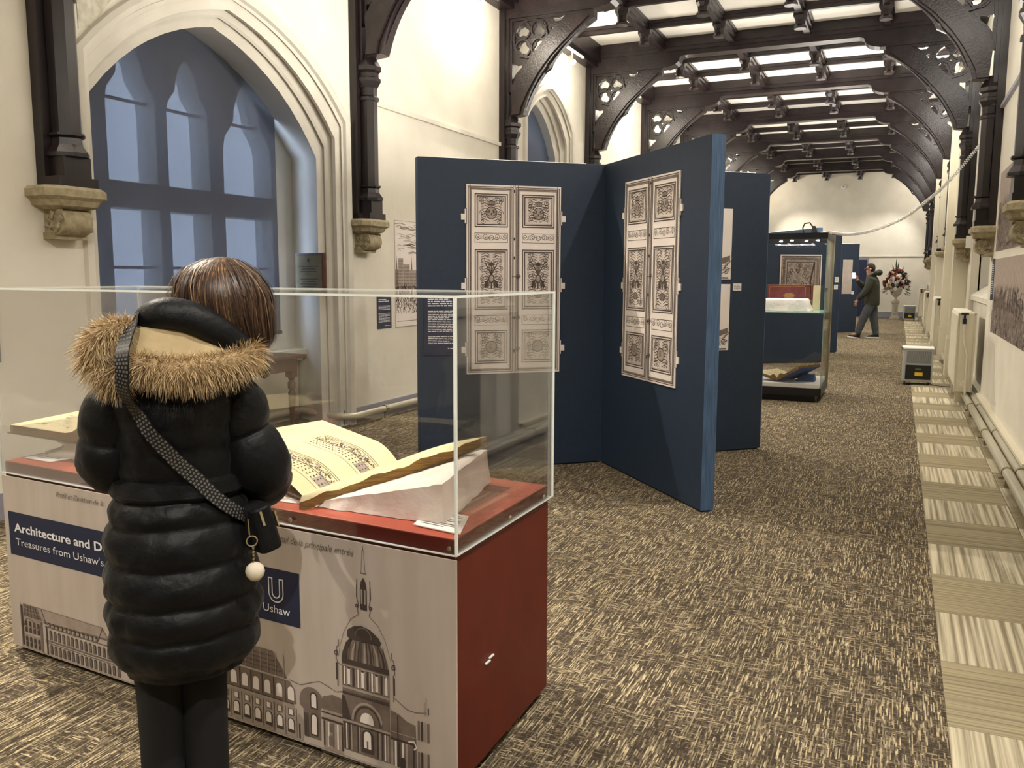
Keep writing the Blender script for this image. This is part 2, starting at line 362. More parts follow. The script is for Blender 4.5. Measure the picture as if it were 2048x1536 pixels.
for i in range(5):
    w = bpy.data.objects.new('window_%d' % (i+1), None); COL.objects.link(w); struct(w); w.location = (-5.88, WIN[i][0], 1)
    for h in lights(i):
        p = MB().plate(h, [], 0, -.006, wallfn(-5.86)).build('pane', 'winglass'); keep(p, w)
        ys = [a for a, _ in h]; zs_ = [b_ for _, b_ in h]
        if i == 0:
            zt = 2.90 if max(zs_) > 2.5 else 1.55
            p = MB().box(-5.85, -5.83, min(ys), max(ys), zt-.012, zt+.012).build('saddle_bar', 'black'); keep(p, w)
    if i == 0:
        p = MB().box(-5.74, -5.50, 4.3, 7.3, .66, .74).box(-5.74, -5.6, 4.35, 7.22, .62, .66).box(-5.745, -5.68, 4.35, 7.22, 0, .62).build('window_sill', 'cream'); keep(p, w)
# right wall
def rfn(X): return lambda a, b_, w: (X+w, a, b_)
RW = [(10.98, 13.72), (17.85, 20.6), (24.7, 27.4), (31.5, 34.2), (4.2, 6.9)]
rh = [[(a, .001), (c, .001), (c, 3.3), ((a+c)/2, 3.85), (a, 3.3)] for a, c in sorted(RW)]
wall_right = struct(MB().plate([(YB, 0), (YE, 0), (YE, 5.3), (YB, 5.3)], rh, 0, .12, rfn(XR)).build('wall_right', 'wall'))
mb = MB()
for a, c in RW:
    o_ = [(a, 0), (a, 3.3), ((a+c)/2, 3.85), (c, 3.3), (c, 0)]
    vs = [(XR+.1, y, z) for y, z in o_]+[(1.42, y, z) for y, z in o_]
    mb.add(vs, [(k, k+1, 5+k+1, 5+k) for k in range(4)])
mb.build('window_reveal', 'reveal', wall_right)
for a, c in RW:
    MB().add([(XR+.02, a, 1.18), (XR+.02, c, 1.18), (XR+.02, c, 1.24), (XR+.02, a, 1.24), (1.4, a, 1.56), (1.4, c, 1.56), (1.4, a, 0), (1.4, c, 0), (XR+.06, a, 0), (XR+.06, c, 0), (XR+.06, a, 1.18), (XR+.06, c, 1.18)], [(0, 1, 2, 3), (3, 2, 5, 4), (8, 9, 11, 10), (0, 1, 11, 10)]).build('sloping_sill', 'stonework', wall_right)
struct(MB().box(1.42, 1.55, YB, YE, 0, 5.3).build('wall_right_outer', 'reveal'))
struct(MB().box(-6.2, 1.6, YE, YE+.2, 0, 5.3).build('wall_back', 'wall'))
struct(MB().box(-6.2, 1.6, YB-.2, YB, 0, 5.3).build('wall_front', 'wall'))
# trims: rails and skirting
def trimbox(n, *a, m='stonework'): return struct(MB().box(*a).build(n, m))
for k, (ya, yb) in enumerate(((.62, 3.80), (7.46, 10.66), (14.3, 17.5))): trimbox('trim_%d' % (k+1), XL, XL+.035, ya, yb, 3.20, 3.245)
trimbox('trim_4', XR-.035, XR, 7.5, 10.66, 3.26, 3.30, m='skirt')
trimbox('trim_5', -4.96, .9, YE-.03, YE, 2.20, 2.235)
wtile = YC0
for k, (ya, yb) in enumerate(((YB, YC0-1.45), (YC0+1.45, YE))):
    trimbox('baseboard_left_%d' % (k+1), XL, XL+.025, ya, yb, 0, .16, m='skirt')
trimbox('baseboard_recess', -5.73, -5.70, 4.2, 7.3, 0, .15, m='skirt')
o = MB().add([(XL-.02, YC0+1.42, 0), (XL-.02, YC0+1.42, .15), (-5.71, YC0+1.63, .15), (-5.71, YC0+1.63, 0)], [(0, 1, 2, 3)]).build('baseboard_splay', 'skirt'); o.location = (0, -.012, 0); struct(o)
trimbox('baseboard_back', XL, XR, YE-.03, YE, 0, .2, m='skirt')
for k, (ya, yb) in enumerate(((YB, 4.2), (6.9, 10.98), (13.72, YE))): struct(MB().box(XR-.035, XR, ya, yb, .06, .18).box(XR-.05, XR, ya, yb, .16, .185).build('baseboard_right_%d' % (k+1), 'cream'))
struct(MB().box(XR-.01, XR+.062, 10.98, 13.72, .06, .18).build('baseboard_right_4', 'cream'))
# pilasters on the right
for k, (ya, yb) in enumerate(((14.35, 14.72), (17.20, 17.5), (20.9, 21.2), (24.1, 24.4))):
    s_ = MB().box(.72, XR, ya, yb, 0, 5.0).box(.70, XR, ya-.02, yb+.02, 0, .58).prism([(.71, ya-.01), (.92, ya-.01), (.92, yb+.01), (.71, yb+.01)], .58, .61)
    struct(s_.build('trim_%d' % (6+k), 'cream', bevel=.004))
# plaster patch beside the first arch
pp = [(4.16, 3.08), (4.27, 3.12), (4.42, 3.32), (4.62, 3.45), (4.68, 3.62), (4.55, 3.80), (4.36, 3.90), (4.14, 3.92)]
MB().plate(pp, [], 0, .004, wallfn(XL)).build('plaster_patch', 'wall_rough', wall_left)
# back door
d1 = struct(MB().box(-1.75, -1.04, YE-.05, YE, 0, 2.18).build('door_1', 'skirt')); MB().box(-1.7, -1.1, YE-.07, YE-.05, .02, 2.1).build('door_leaf', 'label_navy', d1)
MB().lathe([(.02, 0), (.03, .02), (.0, .05)], T=Matrix.Translation((-1.16, YE-.07, 1.0)) @ Matrix.Rotation(PI/2, 4, 'X')).build('door_knob', 'steel', d1)

# ------------------------------------------------------------------ ceiling: plaster panels, purlins, ribs, bosses
ceiling = struct(MB().box(-6.3, 1.6, YB-.2, YE+.2, ZC+.04, ZC+.2).build('ceiling', 'timber'))
PX = [-3.68, -2.57, -1.45, -.35]
xe = [XL+.24]+PX+[XR-.24]
ribs = [y+3.42*j/3 for y in YK for j in (1, 2) if y+3.42*j/3 < YE-.3]
ye = sorted([YB]+YK+ribs+[YE])
cells = {}
for a, c in zip(ye, ye[1:]):
    if c-a < .3: continue
    for x0, x1 in zip(xe, xe[1:]):
        k = (round(x1-x0, 2), round(c-a, 2))
        if k not in cells:
            cells[k] = MB().box(0, x1-x0, 0, c-a, 0, .03).build('ceiling_panel', 'ceiling', ceiling); o = cells[k]
        else: o = cells[k].copy(); COL.objects.link(o)
        o.location = (x0, a, ZC+.005)
def purlin(x0, w, z0, y0, y1):
    return MB().box(x0-w/2, x0+w/2, y0, y1, z0, ZC+.01).box(x0-w/2-.025, x0+w/2+.025, y0, y1, ZC-.10, ZC).box(x0-w/2-.045, x0+w/2+.045, y0, y1, ZC-.045, ZC)
for x in PX: purlin(x, .09, 5.09, YB, YE).build('purlin', 'timber', ceiling)
for s_, xw in ((1, XL), (-1, XR)):
    MB().box(xw, xw+s_*.26, YB, YE, 5.0, ZC+.01).box(xw, xw+s_*.20, YB, YE, 4.93, 5.0).build('wall_plate', 'timber', ceiling)
for y in ribs: MB().box(XL, XR, y-.035, y+.035, 5.155, ZC+.01).box(XL, XR, y-.05, y+.05, ZC-.045, ZC).build('rib', 'timber', ceiling)
boss = None
for y in ribs:
    for x in PX:
        if boss is None:
            boss = MB().lathe([(.085, 0), (.09, .03), (.065, .06), (.07, .12), (.10, .17), (.10, .22)], n=8).build('boss', 'timber', ceiling); o = boss
        else: o = boss.copy(); COL.objects.link(o)
        o.location = (x, y, 4.92)

# ------------------------------------------------------------------ timber frames
def bez(p0, p1, p2, n=8): return [((1-t)**2*p0[0]+2*t*(1-t)*p1[0]+t*t*p2[0], (1-t)**2*p0[1]+2*t*(1-t)*p1[1]+t*t*p2[1]) for t in [i/n for i in range(n+1)]]
HW = 2.9375
def trefoil(c, r, rot=PI/2):
    pts = []
    for k in range(3):
        a = rot+k*2*PI/3; cx, cz = c[0]+r*.48*math.cos(a), c[1]+r*.48*math.sin(a)
        for j in range(6): t = a-1.75+3.5*j/5; pts.append((cx+r*.47*math.cos(t), cz+r*.47*math.sin(t)))
    return pts
def circ(c, r, n=24): return [(c[0]+r*math.cos(2*PI*i/n), c[1]+r*math.sin(2*PI*i/n)) for i in range(n)]
def frame_parts():
    root = bpy.data.objects.new('timber_frame', None); COL.objects.link(root)
    half = [(0, 4.985), (1.30, 4.985), (1.36, 4.965), (1.385, 4.90), (1.43, 4.86), (1.5, 4.835), (1.58, 4.82), (HW+.02, 4.82)]
    full = half+[(HW+.02, ZC), (-HW-.02, ZC)]+[(-a, z) for a, z in half[::-1]]
    fn = lambda a, z, w: (XC+a, w, z)
    mb = MB().plate(full, [], -.10, .10, fn)
    for s_ in (-1, 1): mb.box(XC-HW, XC+HW, s_*.10, s_*.135, 5.12, ZC); mb.box(XC-HW, XC+HW, s_*.10, s_*.12, 5.06, 5.12)
    lip = [(a, z) for a, z in half if a < 1.6]; lipf = [(-a, z) for a, z in lip[::-1]]+lip[1:]
    for (a0, z0), (a1, z1) in zip(lipf, lipf[1:]): mb.plate([(a0, z0-.004), (a1, z1-.004), (a1, z1+.03), (a0, z0+.03)], [], -.122, .122, fn)
    mb.build('tie_beam', 'timber', root)
    for sd in (-1, 1):
        g = lambda a, z, w, sd=sd: (XC+sd*a, w, z)
        # brace (a measured from the centre outwards)
        low = [(2.775, 3.58), (2.62, 3.60)]+bez((2.60, 3.66), (2.50, 3.98), (2.30, 4.17), 6)+bez((2.28, 4.21), (2.02, 4.52), (1.66, 4.72), 6)
        upp = [(1.66, 4.82), (1.95, 4.82)]+bez((1.99, 4.80), (2.45, 4.48), (2.80, 3.96), 8)
        MB().plate(low+upp, [], -.075, .075, g).plate([(2.78, 3.60), (2.66, 3.60)]+bez((2.64, 3.70), (2.47, 4.06), (2.26, 4.27), 6)+bez((2.24, 4.30), (2.0, 4.52), (1.72, 4.74), 6)+[(1.80, 4.79)]+bez((1.9, 4.76), (2.38, 4.42), (2.74, 3.84), 8), [], -.105, .105, g).build('brace', 'timber', root)
        cus = bez((2.60, 3.66), (2.5, 3.92), (2.34, 4.11), 5)+[(2.245, 4.165), (2.235, 4.20)]+bez((2.2, 4.26), (2.0, 4.52), (1.7, 4.70), 6)+[(1.72, 4.74)]+bez((2.0, 4.56), (2.3, 4.28), (2.62, 3.75), 6)
        MB().plate(cus, [[(2.32, 4.16), (2.27, 4.19), (2.25, 4.23), (2.30, 4.21), (2.34, 4.17)]], -.03, .03, g).build('cusp', 'timber', root)
        # pierced spandrel
        outer = [(2.83, 4.82), (1.96, 4.82)]+bez((2.0, 4.77), (2.47, 4.45), (2.83, 3.93), 8)[0:]
        cc = (2.53, 4.555); hol = [trefoil((cc[0]+dx*.112, cc[1]+dz*.112), .098, PI/2 if dz > 0 else PI/2) for dx in (-1, 1) for dz in (-1, 1)]
        hol += [[(cc[0]-.02, cc[1]), (cc[0], cc[1]-.02), (cc[0]+.02, cc[1]), (cc[0], cc[1]+.02)]]
        hol += [[(2.80, 4.27), (2.79, 4.18), (2.80, 4.05), (2.74, 4.14), (2.66, 4.21), (2.66, 4.25), (2.73, 4.24)], [(2.24, 4.79), (2.20, 4.74), (2.13, 4.74), (2.07, 4.79), (2.15, 4.775)], [(2.255, 4.68), (2.2, 4.66), (2.235, 4.6)]]
        MB().plate(outer, hol, -.022, .022, g).build('tracery_panel', 'timber', root)
        mb = MB()
        def ring(c, r0, r1, h): mb.plate(circ(c, r1), [circ(c, r0)], -h, h, g)
        ring(cc, .222, .25, .06)
        for dx in (-1, 1):
            for dz in (-1, 1): ring((cc[0]+dx*.112, cc[1]+dz*.112), .096, .116, .05)
        mb.box(XC+sd*2.83, XC+sd*2.785, -.06, .06, 3.9, 4.82).box(XC+sd*2.83, XC+sd*1.96, -.06, .06, 4.79, 4.82)
        mb.build('tracery_rings', 'timber', root, smooth=True)
        # wall post
        mb = MB(); W = lambda a: XC+sd*a
        mb.box(W(HW), W(2.86), -.14, .14, 2.03, 5.0)
        mb.box(W(2.87), W(2.82), -.095, .095, 3.30, 4.9)
        xs = W(2.82)
        def oc(r, h=.5): return [(xs+r*math.cos(PI/8+k*PI/4), r*math.sin(PI/8+k*PI/4)) for k in range(8)]
        def rings(pf):
            for (ra, za), (rb, zb) in zip(pf, pf[1:]): mb.loft([[(x, y, za) for x, y in oc(ra)], [(x, y, zb) for x, y in oc(rb)]])
        rings([(.088, 2.36), (.088, 3.2)])
        rings([(.105, 3.18), (.105, 3.21), (.085, 3.23), (.09, 3.30), (.125, 3.36), (.125, 3.39), (.105, 3.40), (.105, 3.44), (.13, 3.46), (.13, 3.5), (.06, 3.62)])
        rings([(.13, 2.225), (.13, 2.25), (.095, 2.30), (.09, 2.34), (.11, 2.355), (.11, 2.37)])
        mb.box(W(2.90), W(2.74), -.10, .10, 2.10, 2.225)
        mb.prism([(W(2.93), -.14), (W(2.73), -.14), (W(2.73), .14), (W(2.93), .14)], 2.03, 2.10)
        mb.build('wall_post', 'timber2', root)
    return root
fr0 = frame_parts()
ORD = ['just behind the camera position', 'nearest in view, above the woman and the first corbel', 'second from the front, over the blank wall', 'third from the front, over the blue display panels', 'fourth from the front', 'fifth from the front along the ceiling', 'sixth from the front along the ceiling', 'seventh from the front, deep in the gallery', 'second from the far end wall', 'last before the far end wall']
for i, y in enumerate(YK):
    o = fr0 if i == 0 else copy_tree(fr0)
    o.location = (0, y, 0); tag(o, 'dark timber arched roof frame '+ORD[i], 'roof frame', 'timber roof frames')
# stone corbels
def corbel(sd):
    root = bpy.data.objects.new('stone_corbel', None); COL.objects.link(root)
    f = lambda d, y: (sd*d, y)
    mb = MB()
    def oc(d, w, z, c=.06): return [(sd*0, -w, z), (sd*(d-c), -w, z), (sd*d, -w+c, z), (sd*d, w-c, z), (sd*(d-c), w, z), (0, w, z)]
    mb.loft([oc(.215, .21, -.01), oc(.235, .23, -.03), oc(.235, .23, -.075), oc(.21, .20, -.095), oc(.195, .185, -.13), oc(.15, .13, -.15)])
    mb.build('abacus', 'corbel', root)
    prof = [(0, -.15), (.17, -.15)]+[(.10+.085*math.cos(a), -.225+.085*math.sin(a)) for a in [PI/2*.7-PI*1.1*j/8 for j in range(9)]]+[(.08, -.285), (.08, -.33), (0, -.33)]
    mb = MB().plate(prof, [], -.105, .105, lambda a, z, w: (sd*a, w, z)); mb.box(0, sd*.10, -.12, .12, -.335, -.29)
    mb.build('scroll', 'corbel', root, smooth=True)
    r = random.Random(3); mb = MB()
    for s2 in (-1, 1):
        for k in range(16):
            a = r.random()*2*PI; rr = .02+.05*r.random(); cx, cz = .095+rr*math.cos(a), -.225+rr*math.sin(a)
            pts = [(cx+.012*t*math.cos(a+t*.9)*1.2, s2*(.105+.012*math.sin(t*1.2+.4)), cz+.012*t*math.sin(a+t*.9)*1.2) for t in range(4)]
            mb.tube([(sd*x, y_, z) for x, y_, z in pts], [.014, .013, .01, .004], 5)
    mb.build('carved_foliage', 'corbel', root, smooth=True)
    return root
cl, cr = corbel(1), corbel(-1)
LN = ['behind the camera on the left wall', 'left of the grey window blind', 'right of the big window arch', 'on the left wall behind the blue panels', 'on the left wall, second hidden behind panels', 'on the left wall, third hidden behind panels', 'on the left wall deep in the gallery', 'on the left wall near the far end', 'on the left wall, second from the end', 'left wall, by the far end wall']
RN = ['behind the camera on the right wall', 'on the right wall beside the camera', 'cut by the right edge of the photo', 'with pitted scroll, left of the hung pictures', 'with white sensor box fixed beside it', 'first of the distant row on the right', 'second of the distant row on the right', 'third of the distant row on the right', 'fourth of the distant row on the right', 'last of the far row on the right']
for i, y in enumerate(YK):
    for src, x, nm in ((cl, XL, LN), (cr, XR, RN)):
        o = src if i == 0 else copy_tree(src)
        o.location = (x, y, 2.05 if x < 0 else 2.05); tag(o, 'buff stone scroll corbel under a timber post, '+nm[i], 'corbel', 'stone corbels')

# ------------------------------------------------------------------ spotlights on short tracks
def spot(loc, tgt, W, label, ang=75, col=WARM, size=.03, blend=.6, glow=1):
    L_ = bpy.data.lights.new('spot', 'SPOT'); L_.energy = W; L_.spot_size = rad(ang); L_.spot_blend = blend; L_.color = col; L_.shadow_soft_size = size
    lo = bpy.data.objects.new('spot_light', L_); COL.objects.link(lo)
    d = (Vector(tgt)-Vector(loc)).normalized(); q = d.to_track_quat('-Z', 'Y')
    root = thing('spotlight', loc, label, 'spotlight', 'ceiling spotlights')
    P_ = bpy.data.lights.new('fill_glow', 'POINT'); P_.energy = GLOW_W*glow; P_.color = col; P_.shadow_soft_size = .05; po = bpy.data.objects.new('fill_glow', P_); COL.objects.link(po)  # added fill light at each lamp, spreading light to ceiling and walls
    po.location = d*.12+Vector((0, 0, -.02)); po.parent = root
    lo.rotation_mode = 'QUATERNION'; lo.rotation_quaternion = q; lo.location = d*.085; lo.parent = root
    T = q.to_matrix().to_4x4()
    o = MB().lathe([(.0, .09), (.03, .09), (.034, .07), (.034, .0), (.045, -.045), (.043, -.045), (.03, -.03)], n=14).build('lamp_housing', 'white', root, smooth=True); o.rotation_mode = 'QUATERNION'; o.rotation_quaternion = q
    o = MB().lathe([(.0, -.036), (.034, -.036), (.036, -.048), (.026, -.062), (0, -.068)], n=14).build('bulb', EM, root); o.rotation_mode = 'QUATERNION'; o.rotation_quaternion = q
    s_ = -1 if loc[0] < XC else 1
    MB().tube([(0, 0, .02), (0, 0, .14)], .012, 6).build('stem', 'white', root)
    MB().box(-.018, .018, -.5, .5, .14, .165).build('track', 'white', root)
EM2 = emat('added_strip_glow', (1, .93, .84), 3)  # glow for the made-up strips on the screen tops
EM = emat('hot_bulb', (1, .95, .85), 60)
XSL, XSR = XL+.30, XR-.30
LY = [2.85, 6.0, 9.6, 12.75, 16.05, 19.5, 22.9, 26.3, 29.7, 33.0]
WHL = ['behind the first bay on the left', 'above the big window arch', 'over the bright blank wall, top centre of the photo', 'under the frame over the second window arch, left', 'third lit one along the left wall', 'fourth lit one along the left wall', 'fifth lit one along the left wall', 'sixth lit one along the left wall', 'seventh lit one along the left wall', 'left wall, nearest the end wall']
WHR = ['right wall beside the camera', 'right wall, first bay past the camera', 'right wall over the hung pictures', 'right wall, nearest bright one in the photo top right', 'right wall, second bright one inside the tracery', 'right wall, third bright one inside the tracery', 'right wall, fourth along', 'right wall, fifth along', 'right wall, sixth along', 'right wall, nearest the end wall']
RY = [1.7, 5.0, 8.3, 11.9, 15.9, 19.6, 22.9, 26.3, 29.7, 33.0]
LT = {0: ((-2.9, 1.7, 0), 2.8, 58), 1: ((-1.7, 4.6, 0), 1.5, 52), 2: ((-2.4, 8.6, 0), 1.15, 78), 3: ((-1.2, 10.6, 0), 1.2, 70), 9: ((-1.8, 34.4, .2), .7, 80)}
for i, y in enumerate(LY):
    tg, k_, an = LT.get(i, ((-1.4, y-1.0, 0), 1.0, 74))
    spot((XL+.24, y, 4.74), tg, SPOT_W*k_, 'white track spotlight, '+WHL[i], an, WARM, glow=.15 if i == 1 else 1)
RT = {0: ((-1.9, 2.2, 0), .7, 74), 1: ((-3.0, 6.0, 1.0), .32, 60), 2: ((-3.6, 8.2, 1.2), .4, 60), 3: ((-1.6, 12.0, 0), .7, 70), 9: ((-1.8, 34.4, 0), .6, 80)}
for i, y in enumerate(RY):
    tg, k_, an = RT.get(i, ((-1.8, y+.6, 0), .8, 70))
    spot((XR-.24, y, 4.74), tg, SPOT_W*k_, 'white track spotlight, '+WHR[i], an, WARM2)
spot((XR-.24, -1.2, 4.74), (-2.2, 2.2, .3), SPOT_W*1.2, 'white track spotlight behind the camera on the right', 70, WARM2)
spot((XL+.24, -.9, 4.74), (-2.2, 2.4, .3), SPOT_W*.8, 'white track spotlight behind the camera on the left', 70, WARM)

# ------------------------------------------------------------------ pipes, radiators
def pipe_run(name, x, zs, r, y0, y1, label, extra=None):
    root = thing(name, (x, y0, 0), label, 'pipes', None)
    for k, z in enumerate(zs):
        MB().tube([(z[0], 0, z[1]), (z[0], y1-y0, z[1])], r, 10).build('pipe', 'pipe', root, smooth=True)
    n = int((y1-y0)/1.7)
    mb = MB().lathe([(r+.012, -.015), (r+.012, .015)], T=Matrix.Rotation(PI/2, 4, 'X'), n=10)
    for k in range(n):
        yy_ = .9+k*1.7
        c = MB().box(zs[0][0]-r-.02, zs[-1][0]+r+.02, yy_-.012, yy_+.012, zs[0][1]-r-.01, zs[0][1]-r+.004).box(zs[0][0]-.012, zs[0][0]+.012, yy_-.012, yy_+.012, 0, zs[0][1]-r)
        for z in zs:
            c.tube([(z[0], yy_-.014, z[1]), (z[0], yy_+.014, z[1])], r+.007, 10)
        c.build('pipe_bracket', 'steel', root)
pipe_run('heating_pipes', .78, [(-.0, .115), (.085, .115)], .036, -2.5, 14.2, 'pair of pale heating pipes low along the right wall, nearest the camera')
pipe_run('heating_pipes', .78, [(-.0, .115), (.085, .115)], .036, 14.9, 17.1, 'short pair of heating pipes between the two white pilasters')
pipe_run('heating_pipes', .78, [(-.0, .115), (.085, .115)], .036, 17.7, 34.0, 'distant pair of heating pipes low along the right wall')
pl = thing('heating_pipe', (0, 0, 0), 'single pale heating pipe along the left wall past the window recess', 'pipes')
MB().tube([(-5.62, 4.4, .10), (-5.62, 7.08, .10), (-5.58, 7.14, .10), (-4.93, 6.97, .10), (-4.86, 7.05, .10), (-4.86, 12, .10), (-4.86, 34, .10)], .034, 10).build('pipe', 'pipe', pl, smooth=True)
for y in (5.0, 6.2): MB().tube([(-5.62, y-.02, .10), (-5.62, y+.02, .10)], .044, 10).box(-5.63, -5.61, y-.01, y+.01, 0, .07).build('pipe_bracket', 'steel', pl)
for y in (7.6, 9.4, 11.2): MB().tube([(-4.86, y-.02, .10), (-4.86, y+.02, .10)], .044, 10).box(-4.87, -4.85, y-.01, y+.01, 0, .07).build('pipe_bracket', 'steel', pl)
RL = ['at the right edge of the photo', 'with black valve on top, right of the nearer dehumidifier', 'first of the three distant ones', 'second of the three distant ones', 'farthest one, by the end wall']
def radiator(loc, L_, lab):
    root = thing('radiator', loc, 'cream column radiator '+lab, 'radiator', 'cream radiators')
    n = 14; w = L_/n
    for k in range(n):
        mb = MB()
        T = Matrix.Translation((0, (k+.5)*w, 0))
        pf = [(-.09, .24), (-.075, .19), (.075, .19), (.09, .24), (.09, 1.04), (.075, 1.09), (-.075, 1.09), (-.09, 1.04)]
        mb.plate(pf, [[(-.05, .28), (.05, .28), (.05, 1.0), (-.05, 1.0)]], -w*.44, w*.44, lambda a, b_, w_: (a, (k+.5)*w+w_, b_))
        mb.box(-.02, .02, (k+.5)*w-w*.4, (k+.5)*w+w*.4, .26, 1.02)
        mb.build('radiator_column', 'cream', root, bevel=.004)
    MB().box(-.095, .095, -.01, .012, .17, 1.08, ch=.03).build('end_panel', 'cream', root, bevel=.006)
    MB().tube([(-.03, -.05, .96), (-.03, -.05, 1.02)], .022, 8).tube([(-.03, -.05, 1.02), (-.03, -.05, 1.07)], .012, 8).tube([(-.07, -.05, 1.075), (.01, -.05, 1.075)], .011, 6).tube([(-.03, -.09, 1.075), (-.03, -.01, 1.075)], .011, 6).build('valve', 'black', root)
    MB().tube([(-.03, -.05, .98), (-.03, -.05, .80), (-.01, -.05, .70), (.02, -.05, .6), (.02, -.05, .15)], .013, 8).build('feed_pipe', 'cream', root, smooth=True)
    MB().tube([(0, -.05, .26), (0, .0, .26)], .035, 10).build('end_plug', 'cream', root)
    MB().box(-.06, .06, .3, .34, 0, .20).build('foot', 'cream', root); MB().box(-.06, .06, L_-.34, L_-.3, 0, .20).build('foot', 'cream', root)
radiator((.73, 3.1, 0), 1.45, RL[0])
cp = thing('storage_box', (.835, 5.3, 0), 'grey box against the right wall, cut by the right edge of the photo', 'box'); MB().box(-.035, .06, -.6, .62, .16, .80).box(-.045, .06, -.61, .63, .80, .82).build('box_body', 'mesh_grey', cp, bevel=.004); MB().box(-.04, -.035, -.5, .5, .35, .39).build('grip', 'black', cp)
radiator((.745, 11.15, 0), 1.5, RL[1])
radiator((.745, 18.1, 0), 1.5, RL[2])
radiator((.745, 24.9, 0), 1.5, RL[3])
radiator((.745, 31.7, 0), 1.5, RL[4])

# ------------------------------------------------------------------ window blinds
b1 = thing('roller_blind', (-5.42, 5.5, 3.35), 'large grey translucent roller blind hanging in the big window arch', 'blind')
b1.location = (-5.60, 5.5, 3.6)
MB().box(0, .003, -1.45, 1.36, -2.66, -.05).build('blind_fabric', 'blind', b1)
MB().box(-.012, .014, -1.46, 1.37, -2.69, -2.655).build('bottom_bar', 'black', b1)
MB().tube([(.02, -1.5, .0), (.02, 1.42, .0)], .05, 12).build('roller', 'black', b1, smooth=True)
MB().tube([(.02, -.35, -2.69), (.02, -.35, -2.95)], .003, 5).build('pull_cord', 'white', b1)
b2 = thing('roller_blind', (-5.35, YC0+6.84, 4.16), 'grey roller blind with dark roller in the farther window arch above the panels', 'blind')
MB().box(0, .003, -.95, 1.24, -2.9, -.05).build('blind_fabric', 'blind', b2)
MB().tube([(.02, -1.0, 0), (.02, 1.30, 0)], .07, 12).build('roller', 'black', b2, smooth=True)
# brass plaque on the splayed reveal
pq = thing('plaque', (-5.18, 6.83, 1.50), 'dark engraved plaque in a wooden frame on the window reveal', 'plaque')
U = Vector((-.76, .29, 0)).normalized()*-1; U = Vector((.76, -.33, 0)).normalized()
Nn = Vector((-.33, -.76, 0)).normalized(); U = Vector((-Nn.y, Nn.x, 0))
T = Matrix((( U.x, 0, Nn.x, 0), (U.y, 0, Nn.y, 0), (0, 1, 0, 0), (0, 0, 0, 1)))
MB().box(-.27, .27, -.20, .20, .0, .025, T=T).build('wooden_frame', 'wood', pq)
MB().box(-.245, .245, -.175, .175, .02, .03, T=T).build('brass_plate', 'brass', pq)
ik = Ink(Vector(pq.location)+Nn*.031, U, (0, 0, 1))
ik.poly([(-.02, .15), (.02, .15), (.02, .125), (0, .105), (-.02, .125)], 0)
for k, w in enumerate((.19, .14, .16, .05, 0, .17, .13, .16, .12, .09)):
    if w: ik.rect(-w, .07-k*.024, w, .077-k*.024, 0)
ik.build('engraved_lines', pq)

# ------------------------------------------------------------------ wooden table in the recess
tb = thing('side_table', (-5.28, 5.75, 0), 'reddish brown wooden table with turned legs below the window', 'table', rz=0)
MB().box(-.32, .38, -.72, .62, .745, .775, ch=.01).build('table_top', 'wood', tb, bevel=.005)
MB().box(-.26, .31, -.66, .56, .63, .745).build('apron', 'wood', tb)
lg = [(.032, 0), (.022, .03), (.028, .06), (.024, .2), (.03, .34), (.036, .42), (.024, .45), (.036, .47), (.036, .52), (.024, .54), (.04, .58), (.03, .63)]
for sx in (-.22, .27):
    for sy in (-.62, .52): MB().lathe(lg, (sx, sy, 0), 14).box(sx-.038, sx+.038, sy-.038, sy+.038, .57, .70).build('leg', 'wood', tb, smooth=True)

# ------------------------------------------------------------------ navy display panels
def panel(a, c, h, label, t=.095, upf=1, name='exhibition_screen', edge='navy_edge', side=1):
    a = Vector((*a, 0)); c = Vector((*c, 0)); d = (c-a).normalized(); n = Vector((d.y, -d.x, 0))*side  # n: face side
    root = thing(name, a, label, 'display screen', 'navy display screens')
    LA = bpy.data.lights.new('added_uplight', 'AREA'); LA.shape = 'RECTANGLE'; LA.size = (c-a).length*.8; LA.size_y = .05; LA.energy = UP_W*upf; LA.color = (1, .93, .84); la = bpy.data.objects.new('added_uplight', LA); COL.objects.link(la)  # invented upward lamp along the screen top, added to brighten the ceiling
    la.location = d*(c-a).length/2-n*(t/2)+Vector((0, 0, h+.008)); la.rotation_euler = (PI, 0, math.atan2(-d.y, d.x)); la.parent = root
    L_ = (c-a).length; T = Matrix(((d.x, -n.x, 0, 0), (d.y, -n.y, 0, 0), (0, 0, 1, 0), (0, 0, 0, 1)))
    MB().box(0, L_, 0, t, .012, h, T=T).build('panel_board', 'navy', root, bevel=.002)
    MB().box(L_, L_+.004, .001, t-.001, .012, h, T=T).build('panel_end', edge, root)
    MB().box(.02, L_-.02, .01, t-.01, 0, .012, T=T).build('plinth_strip', 'black', root)
    MB().box(L_*.1, L_*.9, .02, t-.02, h, h+.003, T=T).build('added_glow_strip', EM2, root)  # added glowing strip, goes with the invented upward lamp, hidden from the camera
    return root, a, d, n
A0, A1 = (-3.23, 5.53), (-2.125, 6.50); B1 = (-1.075, 5.35)
pA = panel(A0, A1, 2.35, 'tall navy screen with a double door print, left wing', upf=.25)
pB = panel(A1, B1, 2.35, 'tall navy screen with slanted double door print and pale blue end, right wing', upf=.8)
pC = panel((-2.0, 6.72), (-1.03, 7.60), 2.35, 'tall navy panel behind the nearest pair, with two narrow prints and a card', upf=1.3)
pC2 = panel((-3.15, 7.66), (-2.12, 6.78), 2.35, 'tall navy panel hidden behind the left wing of the nearest pair')
pG = panel((-2.45, 14.96), (-1.16, 15.78), 2.19, 'navy panel carrying the tapestry print behind the glass cabinet')
pF = panel((-2.55, 18.1), (-1.36, 16.3), 2.35, 'navy panel whose top shows above the glass cabinet')
